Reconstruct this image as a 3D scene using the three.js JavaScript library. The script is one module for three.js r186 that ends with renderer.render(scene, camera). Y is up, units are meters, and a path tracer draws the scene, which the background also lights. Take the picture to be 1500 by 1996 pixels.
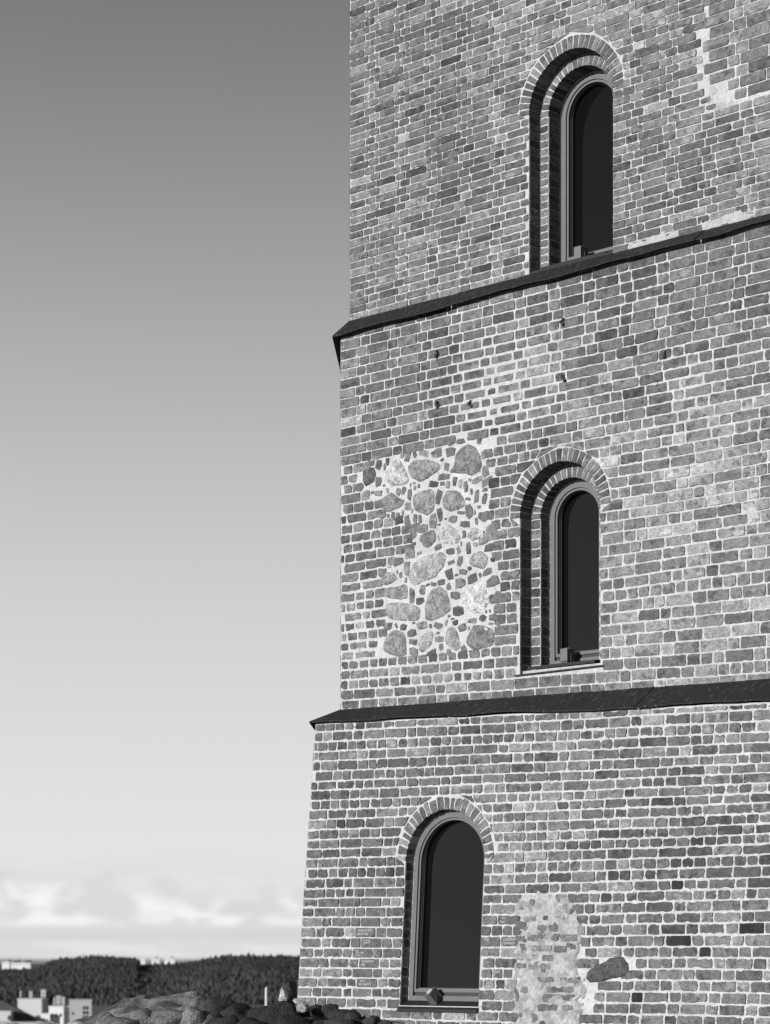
import * as THREE from 'three';
import { RoundedBoxGeometry } from 'three/addons/geometries/RoundedBoxGeometry.js';
import { mergeGeometries, mergeVertices } from 'three/addons/utils/BufferGeometryUtils.js';

// ---------------------------------------------------------------- camera, sky, sun, exposure
const scene = new THREE.Scene();
const EYE = 1.7;                                    // eye height; heights below called v count from it
const camera = new THREE.PerspectiveCamera(2 * Math.atan(1870 / 4457) * 180 / Math.PI, 1500 / 3740, 0.1, 30000);
camera.position.set(0, EYE, 0);                     // level camera with a lens shifted upwards
camera.setViewOffset(1500, 3740, 0, 0, 1500, 1996);
camera.focus = 21.5;
camera.userData.fStop = 1.5;
camera.updateProjectionMatrix();

const renderer = new THREE.WebGLRenderer({ antialias: true });
renderer.toneMapping = THREE.LinearToneMapping;
renderer.toneMappingExposure = 1.2;
renderer.shadowMap.enabled = true;

function rng(seed) { let a = seed >>> 0; return () => { a = (a + 0x6D2B79F5) >>> 0; let t = a; t = Math.imul(t ^ (t >>> 15), t | 1); t ^= t + Math.imul(t ^ (t >>> 7), t | 61); return ((t ^ (t >>> 14)) >>> 0) / 4294967296; }; }
function hash2(x, y, s) { let h = Math.imul(x | 0, 374761393) + Math.imul(y | 0, 668265263) + Math.imul(s | 0, 1274126177); h = Math.imul(h ^ (h >>> 13), 1274126177); return ((h ^ (h >>> 16)) >>> 0) / 4294967296; }
function vnoise(x, y, s = 0, px = 0, py = 0) {      // value noise, 0..1; px, py: period
  const x0 = Math.floor(x), y0 = Math.floor(y); let fx = x - x0, fy = y - y0; fx = fx * fx * (3 - 2 * fx); fy = fy * fy * (3 - 2 * fy);
  const w = (a, p) => p ? ((a % p) + p) % p : a;
  const a = hash2(w(x0, px), w(y0, py), s), b = hash2(w(x0 + 1, px), w(y0, py), s), c = hash2(w(x0, px), w(y0 + 1, py), s), d = hash2(w(x0 + 1, px), w(y0 + 1, py), s);
  return a + (b - a) * fx + (c - a) * fy + (a - b - c + d) * fx * fy;
}
function fbm(x, y, s, oct = 4, p = 0) { let v = 0, a = 0.5, t = 0; for (let i = 0; i < oct; i++) { v += a * vnoise(x, y, s + i * 17, p, p); t += a; x *= 2; y *= 2; p *= 2; a *= 0.5; } return v / t; }
const smooth = (a, b, x) => { const t = Math.min(1, Math.max(0, (x - a) / (b - a))); return t * t * (3 - 2 * t); };
const lerp = (a, b, t) => a + (b - a) * t;

// a clear black-and-white sky: pale at the horizon with low cloud, dark grey higher up
const SKY = [[-90, 0.10], [-8, 0.25], [-1, 0.6], [0, 0.70], [1.2, 0.76], [2.8, 0.775], [4.75, 0.735], [8.55, 0.645], [12.3, 0.515], [15.9, 0.385], [19.4, 0.268], [22.8, 0.195], [27, 0.125], [32, 0.075], [45, 0.045], [90, 0.03]];
const EXPOSURE = 1.2;
function skyLevel(e) { for (let i = 1; i < SKY.length; i++) if (e <= SKY[i][0]) return lerp(SKY[i - 1][1], SKY[i][1], (e - SKY[i - 1][0]) / (SKY[i][0] - SKY[i - 1][0])); return SKY[SKY.length - 1][1]; }
{
  const W = 2048, H = 2048, data = new Float32Array(W * H * 4);
  for (let j = 0; j < H; j++) {
    const e = ((j + 0.5) / H - 0.5) * 180, soft = Math.min(3, Math.abs(e) * 0.25); let base = 0; for (let q = -3; q <= 3; q++) base += skyLevel(e + q / 3 * soft) / 7;
    for (let i = 0; i < W; i++) {
      const az = (i + 0.5) / W * 360; let L = base;
      if (e > -1 && e < 5) {
        const lump = fbm(az * 0.45, e * 1.3, 5, 5), puff = fbm(az * 1.5 + lump * 1.5, e * 2.0 - lump, 31, 6), tops = fbm(az * 0.55 + 3, 3, 77, 5);
        const crown = 0.95 + tops * 1.35;                                             // uneven tops of the cloud bank
        const inBank = smooth(0.78, 0.95, e) * (1 - smooth(crown - 0.09, crown + 0.05, e + (puff - 0.5) * 1.5));
        L = lerp(L, 0.71 + 0.22 * smooth(0.38, 0.56, puff), inBank * 0.95);
        const greys = smooth(0.52, 0.66, fbm(az * 0.6 + 9, e * 3.2, 91, 5)) * smooth(0.3, 1, e) * (1 - smooth(1.6, 3.1, e));
        L = lerp(L, 0.60, greys * 0.26);
        const band = smooth(0.42, 0.52, e) * (1 - smooth(0.70, 0.82, e)); L = lerp(L, 0.645, band * (0.35 + 0.4 * fbm(az * 0.3, e * 5, 12, 3)));
        const low = (1 - smooth(0.40, 0.50, e)) * smooth(0.48, 0.68, fbm(az * 0.7 + e, e * 4, 55, 4)); L = lerp(L, 0.80, low * 0.8);
      }
      const k = (j * W + i) * 4; data[k] = data[k + 1] = data[k + 2] = L / EXPOSURE; data[k + 3] = 1;
    }
  }
  const t = new THREE.DataTexture(data, W, H, THREE.RGBAFormat, THREE.FloatType);
  t.mapping = THREE.EquirectangularReflectionMapping; t.magFilter = t.minFilter = THREE.LinearFilter; t.wrapS = THREE.RepeatWrapping; t.needsUpdate = true;
  scene.background = t; scene.environment = t;
}

// low sun behind the camera's left shoulder, almost square on to the brick face
const sun = new THREE.DirectionalLight(0xffffff, 5.0);
{
  const az = THREE.MathUtils.degToRad(48), el = THREE.MathUtils.degToRad(12);
  sun.position.set(-Math.sin(az) * Math.cos(el) * 60, EYE + Math.sin(el) * 60, -20 + Math.cos(az) * Math.cos(el) * 60);
  sun.target.position.set(0, EYE, -20); scene.add(sun.target);
  sun.castShadow = true; sun.shadow.mapSize.set(4096, 4096);
  Object.assign(sun.shadow.camera, { left: -14, right: 14, top: 14, bottom: -14, near: 1, far: 140 });
  scene.add(sun);
}

// ---------------------------------------------------------------- helpers
const taken = {};
function numbered(n) { const k = taken[n] = (taken[n] ?? -1) + 1; return k ? n + '_' + String(k).padStart(3, '0') : n; }
function tag(o, label, category, group, kind) { o.userData.label = label; if (category) o.userData.category = category; if (group) o.userData.group = group; if (kind) o.userData.kind = kind; return o; }
function mesh(name, geo, mat, parent) { const m = new THREE.Mesh(geo, mat); m.name = name; m.castShadow = m.receiveShadow = true; (parent ?? scene).add(m); return m; }
function group(name, parent) { const g = new THREE.Group(); g.name = name; (parent ?? scene).add(g); return g; }
const grey = (v) => new THREE.Color().setRGB(v, v, v);
function tex(size, fn, srgb, repeat = 1) {           // fn(x, y in 0..1) -> 0..1
  const d = new Uint8Array(size * size * 4);
  for (let j = 0; j < size; j++) for (let i = 0; i < size; i++) { const v = Math.max(0, Math.min(255, Math.round(fn(i / size, j / size) * 255))), k = (j * size + i) * 4; d[k] = d[k + 1] = d[k + 2] = v; d[k + 3] = 255; }
  const t = new THREE.DataTexture(d, size, size); t.wrapS = t.wrapT = THREE.RepeatWrapping; t.magFilter = THREE.LinearFilter; t.minFilter = THREE.LinearMipmapLinearFilter; t.generateMipmaps = true;
  if (srgb) t.colorSpace = THREE.SRGBColorSpace; t.repeat.set(repeat, repeat); t.needsUpdate = true; return t;
}
function inPoly(p, x, y) { let c = false; for (let i = 0, j = p.length - 1; i < p.length; j = i++) if ((p[i][1] > y) !== (p[j][1] > y) && x < (p[j][0] - p[i][0]) * (y - p[i][1]) / (p[j][1] - p[i][1]) + p[i][0]) c = !c; return c; }
const centroid = (p) => p.reduce((a, q) => [a[0] + q[0] / p.length, a[1] + q[1] / p.length], [0, 0]);
class Soup {                                          // triangles with colour and uv; flat shaded
  constructor() { this.p = []; this.c = []; this.t = []; }
  tri(a, b, c, col, ua, ub, uc) { this.p.push(...a, ...b, ...c); for (let i = 0; i < 3; i++) this.c.push(col, col, col); this.t.push(...ua, ...ub, ...uc); }
  geometry(weld) {
    let g = new THREE.BufferGeometry();
    g.setAttribute('position', new THREE.Float32BufferAttribute(this.p, 3)); g.setAttribute('color', new THREE.Float32BufferAttribute(this.c, 3)); g.setAttribute('uv', new THREE.Float32BufferAttribute(this.t, 2));
    if (weld) g = mergeVertices(g, 1e-5);
    g.computeVertexNormals(); return g;
  }
}

// ---------------------------------------------------------------- materials
const brickMap = tex(1024, (x, y) => {                // 1 repeat = 0.9 m
  const fine = fbm(x * 160, y * 160, 3, 2, 160), mid = fbm(x * 24, y * 24, 9, 4, 24), big = fbm(x * 7, y * 7, 21, 4, 7);
  const pit = smooth(0.72, 0.82, fbm(x * 90, y * 90, 41, 2, 90));
  const stain = smooth(0.60, 0.70, fbm(x * 11, y * 11, 63, 3, 11)), chalk = smooth(0.66, 0.80, fbm(x * 9, y * 13, 87, 4, 9));
  return Math.min(1, 0.80 + (fine - 0.5) * 0.38 + (mid - 0.5) * 0.28 + (big - 0.5) * 0.14 - pit * 0.3 - stain * 0.16 + chalk * 0.18);
}, true);
const brickBump = tex(512, (x, y) => fbm(x * 60, y * 60, 5, 4, 60) * 0.7 + fbm(x * 10, y * 10, 15, 3, 10) * 0.3 - 0.3 * smooth(0.7, 0.8, fbm(x * 45, y * 45, 41, 2, 45)), false);
const mortarMap = tex(1024, (x, y) => {               // 1 repeat = 1.6 m
  const fine = fbm(x * 260, y * 260, 7, 2, 260), mid = fbm(x * 40, y * 40, 19, 4, 40), big = fbm(x * 6, y * 6, 29, 4, 6);
  return 0.90 + (fine - 0.5) * 0.16 + (mid - 0.5) * 0.14 + (big - 0.5) * 0.12 - 0.16 * smooth(0.70, 0.82, fbm(x * 120, y * 120, 33, 2, 120));
}, true);
const mortarBump = tex(512, (x, y) => fbm(x * 80, y * 80, 45, 4, 80), false);
const stoneMap = tex(512, (x, y) => {                 // granite specks; 1 repeat = 0.35 m
  const s = fbm(x * 60, y * 60, 71, 2, 60), m = fbm(x * 12, y * 12, 73, 4, 12);
  return 0.78 + (smooth(0.35, 0.65, s) - 0.5) * 0.20 + (m - 0.5) * 0.5;
}, true);
const stoneBump = tex(512, (x, y) => fbm(x * 30, y * 30, 75, 4, 30), false);
const per = (t, m) => { const c = t.clone(); c.repeat.set(1 / m, 1 / m); c.needsUpdate = true; return c; };
const std = (v, rough, more = {}) => new THREE.MeshStandardMaterial({ color: grey(v), roughness: rough, ...more });
const M = {
  brick: new THREE.MeshStandardMaterial({ vertexColors: true, roughness: 0.95, map: per(brickMap, 0.9), bumpMap: per(brickBump, 0.5), bumpScale: 0.010 }),
  mortar: std(0.495, 0.98, { map: per(mortarMap, 1.6), bumpMap: per(mortarBump, 0.7), bumpScale: 0.006 }),
  lime: std(0.51, 0.98, { map: per(mortarMap, 1.1), bumpMap: per(mortarBump, 0.4), bumpScale: 0.012 }),
  render: new THREE.MeshStandardMaterial({ vertexColors: true, roughness: 0.98, map: per(mortarMap, 0.6), bumpMap: per(mortarBump, 0.3), bumpScale: 0.012 }),
  stone: new THREE.MeshStandardMaterial({ vertexColors: true, roughness: 0.9, map: per(stoneMap, 0.35), bumpMap: per(stoneBump, 0.3), bumpScale: 0.022 }),
  frame: std(0.115, 0.6, { map: per(mortarMap, 0.5) }), sash: std(0.085, 0.55), gasket: std(0.012, 0.6), trim: std(0.26, 0.4), seal: std(0.5, 0.9),
  lamp: std(0.085, 0.5), lampDark: std(0.025, 0.5), lens: new THREE.MeshPhysicalMaterial({ color: grey(0.55), roughness: 0.12, clearcoat: 1 }),
  iron: std(0.015, 0.8),
  pane: new THREE.MeshPhysicalMaterial({ color: grey(0.004), roughness: 0.03, ior: 1.5, specularIntensity: 0.75 }),
};

// ---------------------------------------------------------------- measured outlines on the wall
// wall coordinates in metres: along the wall from its corner, height above eye level
const STONES = [
  [[[0.315, 4.975], [0.386, 4.985], [0.449, 4.984], [0.481, 4.92], [0.463, 4.849], [0.35, 4.816], [0.322, 4.879]], 0.085],
  [[[0.735, 5.013], [0.804, 5.013], [0.873, 4.905], [0.935, 4.783], [0.846, 4.76], [0.694, 4.778], [0.638, 4.846], [0.627, 4.92], [0.694, 4.951]], 0.36],
  [[[0.928, 4.938], [1.023, 4.976], [1.199, 4.955], [1.347, 4.883], [1.32, 4.841], [1.173, 4.781], [1.078, 4.763], [0.983, 4.818], [0.942, 4.875]], 0.2],
  [[[1.704, 5.032], [1.795, 4.983], [1.847, 4.905], [1.873, 4.822], [1.847, 4.756], [1.743, 4.73], [1.665, 4.767], [1.467, 4.795], [1.533, 4.851], [1.546, 4.94], [1.612, 5.0]], 0.16],
  [[[0.568, 4.648], [0.701, 4.697], [0.79, 4.628], [0.873, 4.602], [0.818, 4.542], [0.645, 4.513], [0.568, 4.575]], 0.17],
  [[[1.01, 4.64], [1.226, 4.661], [1.267, 4.605], [1.26, 4.453], [1.179, 4.413], [1.023, 4.484], [0.996, 4.56]], 0.2],
  [[[1.394, 4.557], [1.44, 4.611], [1.533, 4.604], [1.599, 4.57], [1.665, 4.47], [1.638, 4.434], [1.493, 4.412], [1.4, 4.455], [1.384, 4.508]], 0.21],
  [[[1.112, 4.228], [1.267, 4.254], [1.287, 4.145], [1.173, 4.082], [1.078, 4.181]], 0.14],
  [[[1.44, 4.283], [1.573, 4.211], [1.605, 4.126], [1.546, 4.078], [1.347, 4.127], [1.314, 4.192], [1.36, 4.237]], 0.33],
  [[[1.717, 4.182], [1.795, 4.208], [1.873, 4.153], [1.847, 4.106], [1.756, 4.087], [1.704, 4.144]], 0.33],
  [[[0.942, 3.869], [1.01, 3.953], [1.118, 3.992], [1.347, 4.021], [1.414, 3.977], [1.394, 3.879], [1.267, 3.781], [1.146, 3.774], [1.037, 3.735], [0.955, 3.775]], 0.28],
  [[[1.717, 3.881], [1.782, 3.954], [1.873, 3.968], [1.944, 3.905], [1.937, 3.836], [1.886, 3.797], [1.756, 3.847]], 0.25],
  [[[0.568, 3.849], [0.638, 3.903], [0.721, 3.884], [0.777, 3.826], [0.68, 3.785], [0.582, 3.79]], 0.22],
  [[[0.652, 3.715], [0.721, 3.739], [0.907, 3.755], [0.914, 3.62], [0.804, 3.617], [0.652, 3.653]], 0.2],
  [[[0.631, 3.583], [0.777, 3.583], [1.01, 3.533], [1.078, 3.486], [1.064, 3.385], [0.901, 3.396], [0.68, 3.433], [0.631, 3.511]], 0.25],
  [[[1.173, 3.557], [1.226, 3.654], [1.334, 3.677], [1.427, 3.622], [1.48, 3.444], [1.387, 3.393], [1.24, 3.367], [1.159, 3.385], [1.152, 3.478]], 0.2],
  [[[1.638, 3.569], [1.73, 3.649], [1.873, 3.649], [1.95, 3.566], [1.963, 3.465], [1.873, 3.364], [1.743, 3.407], [1.638, 3.499]], 0.42],
  [[[0.652, 3.26], [0.735, 3.309], [0.873, 3.27], [0.901, 3.052], [0.777, 3.042], [0.596, 3.12], [0.603, 3.192]], 0.19],
  [[[1.064, 3.17], [1.146, 3.234], [1.253, 3.244], [1.226, 3.124], [1.118, 3.058], [1.078, 3.087]], 0.26],
  [[[1.44, 3.246], [1.507, 3.27], [1.573, 3.193], [1.605, 3.069], [1.546, 3.029], [1.414, 3.127]], 0.25],
  [[[1.704, 3.151], [1.782, 3.258], [1.886, 3.233], [2.002, 3.202], [2.034, 3.139], [2.015, 3.042], [1.886, 3.029], [1.769, 3.029], [1.691, 3.092]], 0.15],
];
const STONE_AREA = [[0.272, 4.918], [0.371, 5.045], [0.68, 5.052], [0.955, 5.057], [1.414, 5.07], [1.658, 5.124], [1.918, 5.044], [1.95, 4.681], [1.925, 4.336], [2.027, 4.124], [2.053, 3.674], [2.104, 3.321], [2.079, 3.016], [1.853, 2.987], [1.36, 3.031], [0.887, 3.043], [0.596, 3.079], [0.61, 3.471], [0.596, 3.887], [0.749, 4.015], [0.942, 4.013], [0.996, 4.355], [0.554, 4.494], [0.526, 4.685], [0.301, 4.747]];
const RENDER_AREA = [[2.602, 0.578], [2.93, 0.611], [3.22, 0.558], [3.3, 0.377], [3.357, 0.188], [3.373, -0.141], [3.438, -0.281], [3.406, -0.591], [3.393, -0.797], [2.65, -0.816], [2.618, -0.433], [2.627, -0.144], [2.637, 0.144], [2.596, 0.337]];
const LOWER_STONES = [
  [[[3.049, 0.41], [3.136, 0.524], [3.209, 0.515], [3.264, 0.432], [3.237, 0.358], [3.113, 0.368]], 0.34],
  [[[3.467, -0.164], [3.488, -0.108], [3.556, -0.07], [3.659, -0.037], [3.726, 0.005], [3.851, 0.019], [3.911, -0.046], [3.92, -0.115], [3.876, -0.153], [3.705, -0.167], [3.649, -0.191], [3.516, -0.206]], 0.085],
];
const RENDER_BRICKS = [[[2.636, 0.457], [2.71, 0.456], [2.707, 0.519], [2.633, 0.52], 0.2], [[2.937, 0.358], [2.999, 0.357], [2.997, 0.411], [2.934, 0.411], 0.16], [[2.721, 0.348], [2.859, 0.346], [2.856, 0.404], [2.718, 0.406], 0.24], [[2.625, 0.257], [2.742, 0.256], [2.737, 0.356], [2.62, 0.357], 0.15], [[2.879, 0.255], [3.119, 0.253], [3.116, 0.319], [2.876, 0.321], 0.17], [[2.629, 0.165], [2.746, 0.164], [2.743, 0.227], [2.626, 0.228], 0.15], [[2.762, 0.168], [2.904, 0.168], [2.901, 0.226], [2.759, 0.227], 0.17], [[3.045, 0.167], [3.128, 0.166], [3.126, 0.22], [3.043, 0.22], 0.17], [[3.144, 0.166], [3.369, 0.165], [3.366, 0.23], [3.14, 0.232], 0.19], [[2.645, 0.073], [2.756, 0.073], [2.753, 0.148], [2.641, 0.148], 0.15], [[2.798, 0.077], [3.065, 0.076], [3.063, 0.134], [2.795, 0.135], 0.3], [[3.082, 0.06], [3.231, 0.06], [3.228, 0.129], [3.078, 0.13], 0.16], [[3.271, 0.08], [3.333, 0.08], [3.33, 0.137], [3.269, 0.137], 0.14], [[2.638, -0.006], [2.903, -0.006], [2.9, 0.052], [2.635, 0.052], 0.34], [[2.945, -0.018], [3.086, -0.018], [3.083, 0.043], [2.942, 0.044], 0.2], [[2.642, -0.081], [2.77, -0.081], [2.767, -0.031], [2.64, -0.031], 0.16], [[2.786, -0.097], [3.048, -0.096], [3.045, -0.031], [2.783, -0.031], 0.26], [[2.903, -0.217], [3.106, -0.215], [3.103, -0.162], [2.9, -0.163], 0.17], [[3.163, -0.219], [3.398, -0.217], [3.395, -0.16], [3.16, -0.162], 0.22], [[2.975, -0.397], [3.361, -0.392], [3.357, -0.319], [2.971, -0.323], 0.15], [[2.916, -0.48], [3.165, -0.477], [3.162, -0.411], [2.913, -0.415], 0.14], [[3.206, -0.472], [3.339, -0.47], [3.336, -0.409], [3.203, -0.411], 0.24], [[2.627, -0.402], [2.696, -0.401], [2.689, -0.268], [2.62, -0.269], 0.18], [[2.853, -0.589], [2.922, -0.588], [2.917, -0.497], [2.849, -0.498], 0.18], [[3.381, -0.075], [3.447, -0.075], [3.445, -0.034], [3.379, -0.034], 0.14], [[3.017, -0.306], [3.331, -0.303], [3.328, -0.246], [3.014, -0.249], 0.2]];
const CHALK_BRICKS = [[[0.663, 0.725], [0.828, 0.722], [0.824, 0.791], [0.659, 0.794], ""], [[0.633, 0.64], [0.763, 0.638], [0.759, 0.71], [0.629, 0.713], ""], [[0.777, 0.637], [0.822, 0.636], [0.818, 0.709], [0.773, 0.71], ""], [[0.442, 0.542], [0.571, 0.54], [0.566, 0.614], [0.437, 0.617], ""], [[0.587, 0.543], [0.812, 0.54], [0.808, 0.613], [0.582, 0.617], ""], [[0.439, 0.442], [0.705, 0.439], [0.7, 0.516], [0.434, 0.52], "~"], [[0.718, 0.444], [0.82, 0.442], [0.816, 0.518], [0.713, 0.519], ""], [[0.48, 0.342], [0.614, 0.341], [0.609, 0.42], [0.476, 0.421], ""], [[0.63, 0.343], [0.812, 0.342], [0.808, 0.423], [0.625, 0.426], ""], [[0.467, 0.247], [0.73, 0.246], [0.725, 0.322], [0.463, 0.325], "CRASHYN ЯНА|BEAT ME ♡♡"], [[0.744, 0.246], [0.802, 0.246], [0.797, 0.323], [0.74, 0.324], ""], [[0.5, 0.141], [0.628, 0.14], [0.624, 0.219], [0.495, 0.22], ""], [[0.642, 0.14], [0.823, 0.14], [0.818, 0.221], [0.637, 0.222], "KATANA|EMDEN|3"], [[0.582, 0.038], [0.72, 0.038], [0.715, 0.116], [0.578, 0.117], "WAR|OLD TIME|OKNO"], [[0.73, 0.038], [0.824, 0.038], [0.819, 0.116], [0.725, 0.116], "KOT|DAY|IX 74"], [[0.62, -0.065], [0.814, -0.065], [0.81, 0.013], [0.616, 0.013], "HABARDI|EM ♡"], [[0.619, -0.164], [0.753, -0.163], [0.748, -0.084], [0.615, -0.084], ""], [[0.765, -0.163], [0.809, -0.163], [0.804, -0.084], [0.76, -0.084], ""], [[0.608, -0.262], [0.804, -0.26], [0.799, -0.183], [0.603, -0.184], "ЯSH|BE HAPPY"]];
const CHALK_BRICKS_RIGHT = [[[2.328, 0.303], [2.608, 0.3], [2.603, 0.383], [2.324, 0.387], "TiT|Toa"], [[2.211, 0.193], [2.454, 0.191], [2.45, 0.273], [2.206, 0.275], "TEM"], [[2.329, 0.1], [2.601, 0.099], [2.597, 0.171], [2.325, 0.172], "(GEORGI|IVANOV"], [[2.303, -0.207], [2.453, -0.206], [2.449, -0.127], [2.298, -0.127], "ANNA|Я"]];
const BLACK_BRICKS = [[[5.093, 0.24], [5.223, 0.239], [5.22, 0.314], [5.089, 0.316]], [[4.415, 0.141], [4.558, 0.14], [4.554, 0.222], [4.412, 0.223]], [[4.638, 0.045], [4.778, 0.045], [4.774, 0.126], [4.634, 0.126]], [[3.898, -0.374], [4.033, -0.372], [4.029, -0.285], [3.894, -0.286]], [[4.373, 0.601], [4.515, 0.598], [4.512, 0.671], [4.37, 0.674]]];
const IRON = [[1.307, 5.99], [1.327, 5.479], [1.743, 5.427], [2.871, 6.013], [4.044, 5.505], [2.889, 5.478]];
const RUBBLE = [[-2.84, 1.06, -23.2, 0.135, 0.104, 0.2], [-2.67, 1.01, -22.9, 0.257, 0.123, 0.2], [-2.39, 1.05, -22.9, 0.185, 0.123, 0.22], [-2.16, 1.07, -22.9, 0.195, 0.123, 0.24], [-1.93, 1.07, -22.8, 0.123, 0.133, 0.26], [-1.78, 1.03, -22.8, 0.123, 0.133, 0.14], [-1.67, 1.17, -23.3, 0.167, 0.157, 0.04], [-1.48, 1.12, -23.1, 0.207, 0.155, 0.03], [-1.6, 1.02, -22.7, 0.204, 0.132, 0.03], [-1.26, 1.11, -23, 0.175, 0.134, 0.025], [-1.31, 1.0, -22.5, 0.202, 0.131, 0.025], [-1.06, 1.09, -22.6, 0.193, 0.172, 0.022], [-0.9, 1.01, -22.3, 0.2, 0.13, 0.022], [-1.04, 1.33, -24.6, 0.094, 0.132, 0.05], [-1.08, 1.31, -24.2, 0.049, 0.081, 0.6], [-0.9, 1.26, -24.0, 0.065, 0.043, 0.62], [-0.8, 1.23, -22.5, 0.061, 0.045, 0.5]];
const BANK = [[-3.68, 0.96], [-3.38, 1.03], [-3.24, 1.1], [-3.12, 1.16], [-2.98, 1.23], [-2.8, 1.27], [-2.63, 1.26], [-2.45, 1.29], [-2.25, 1.3], [-2.09, 1.31], [-2.0, 1.27], [-1.88, 1.19], [-1.69, 1.16], [-1.46, 1.14], [-1.11, 1.1], [-0.76, 1.06]];
const FOOT = [[0.344, -0.545, 0.751, 0.103, 0.088], [0.416, -0.638, 0.901, 0.093, 0.083], [0.581, -0.516, 0.751, 0.093, 0.072], [0.808, -0.556, 0.851, 0.124, 0.072], [0.987, -0.608, 0.871, 0.083, 0.093], [0.92, -0.646, 1.001, 0.155, 0.083], [0.979, -0.62, 0.751, 0.072, 0.072], [1.132, -0.627, 0.771, 0.114, 0.098], [1.284, -0.664, 0.751, 0.093, 0.072], [0.655, -0.682, 0.951, 0.134, 0.083], [0.126, -0.555, 0.701, 0.057, 0.052], [0.301, -0.608, 0.951, 0.072, 0.072]];

// ---------------------------------------------------------------- the tower
// local axes: x along the seen face from its corner (u), y up, z out of the face (o)
const tower = group('brick_tower');
tower.position.set(-0.4534, 0, -23.5); tower.rotation.y = THREE.MathUtils.degToRad(-42);
tag(tower, 'tall old brick tower in three stepped storeys with arched windows and metal ledges', 'tower');
const MITRE = -0.47, SIDE_DIR = [-0.638, -0.770], SIDE_OUT = [-0.770, 0.638], FACE = 6.2;
const TIERS = {
  top: { o: () => -0.093, v0: 6.42, v1: () => 11.6 },
  mid: { o: () => 0, v0: 2.30, v1: (u) => 6.415 + 0.012 * u },
  low: { o: (v) => 0.251 + (2.4 - v) * 0.0644, v0: -1.72, v1: (u) => 2.417 - 0.0357 * u },
};
const frontMap = (T) => (u, v, d) => [u, EYE + v, T.o(v) + d];
const sideMap = (T) => (s, v, d) => { const o = T.o(v); return [MITRE * o + SIDE_DIR[0] * -s + SIDE_OUT[0] * d, EYE + v, o + SIDE_DIR[1] * -s + SIDE_OUT[1] * d]; };   // s runs negative away from the corner
// windows: centre, springing, outer half width, inner half width, sill, ring thickness, depths of the two steps
const WIN = {
  top: { T: TIERS.top, cu: 2.889, vs: 8.11, w: 0.50, wi: 0.385, vb: 6.57, ring: 0.125, d1: 0.155, d2: 0.17 },
  mid: { T: TIERS.mid, cu: 2.83, vs: 4.228, w: 0.479, wi: 0.35, vb: 2.73, ring: 0.122, d1: 0.155, d2: 0.118 },
  low: { T: TIERS.low, cu: 1.695, vs: 0.955, w: 0.502, wi: 0.502, vb: -0.45, ring: 0.125, d1: 0.10, d2: 0 },
};
function archPath(P, cu, vs, w, vb) { P.moveTo(cu - w, EYE + vb); P.lineTo(cu + w, EYE + vb); P.lineTo(cu + w, EYE + vs); P.absarc(cu, EYE + vs, w, 0, Math.PI, false); P.lineTo(cu - w, EYE + vb); return P; }
function place(g, T, from, to) {                     // an extruded shape (z 0..1) set between depths, leaning with the face
  const p = g.attributes.position; for (let i = 0; i < p.count; i++) p.setZ(i, T.o(p.getY(i) - EYE) + lerp(from, to, p.getZ(i)));
  g.computeVertexNormals(); return g;
}
const ext = (shape, seg = 40) => new THREE.ExtrudeGeometry(shape, { depth: 1, bevelEnabled: false, curveSegments: seg });

// outline of one brick from its four corners (bl, br, tr, tl), with knocked edges
function outline(q, joint, rough, r) {
  const c = [(q[0][0] + q[1][0] + q[2][0] + q[3][0]) / 4, (q[0][1] + q[1][1] + q[2][1] + q[3][1]) / 4], k = joint / 2;
  const s = q.map(([x, y]) => [x - Math.sign(x - c[0]) * Math.min(k, Math.abs(x - c[0]) * 0.4), y - Math.sign(y - c[1]) * Math.min(k, Math.abs(y - c[1]) * 0.4)]);
  const pts = [];
  for (let e = 0; e < 4; e++) {
    const a = s[e], b = s[(e + 1) % 4], L = Math.hypot(b[0] - a[0], b[1] - a[1]) || 1e-6, n = e % 2 ? 3 : (L > 0.19 ? 7 : L > 0.1 ? 4 : 2);
    const nx = -(b[1] - a[1]) / L, ny = (b[0] - a[0]) / L;
    for (let i = 0; i < n; i++) {
      const t = i / n, corner = i === 0, inn = (Math.pow(r(), 4) * 1.7 - 0.2 + (r() - 0.5) * 0.55) * rough;
      let x = a[0] + (b[0] - a[0]) * t + nx * inn, y = a[1] + (b[1] - a[1]) * t + ny * inn;
      if (corner) { const cut = 0.002 + r() * r() * Math.min(0.026, 0.010 + rough * 1.2), dx = c[0] - a[0], dy = c[1] - a[1], D = Math.hypot(dx, dy) || 1; x = a[0] + dx / D * Math.min(cut, D * 0.3); y = a[1] + dy / D * Math.min(cut, D * 0.3); }
      else { const along = (r() - 0.5) * 0.35 * L / n; x += (b[0] - a[0]) / L * along; y += (b[1] - a[1]) / L * along; }
      pts.push([x, y]);
    }
  }
  return pts;
}
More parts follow.
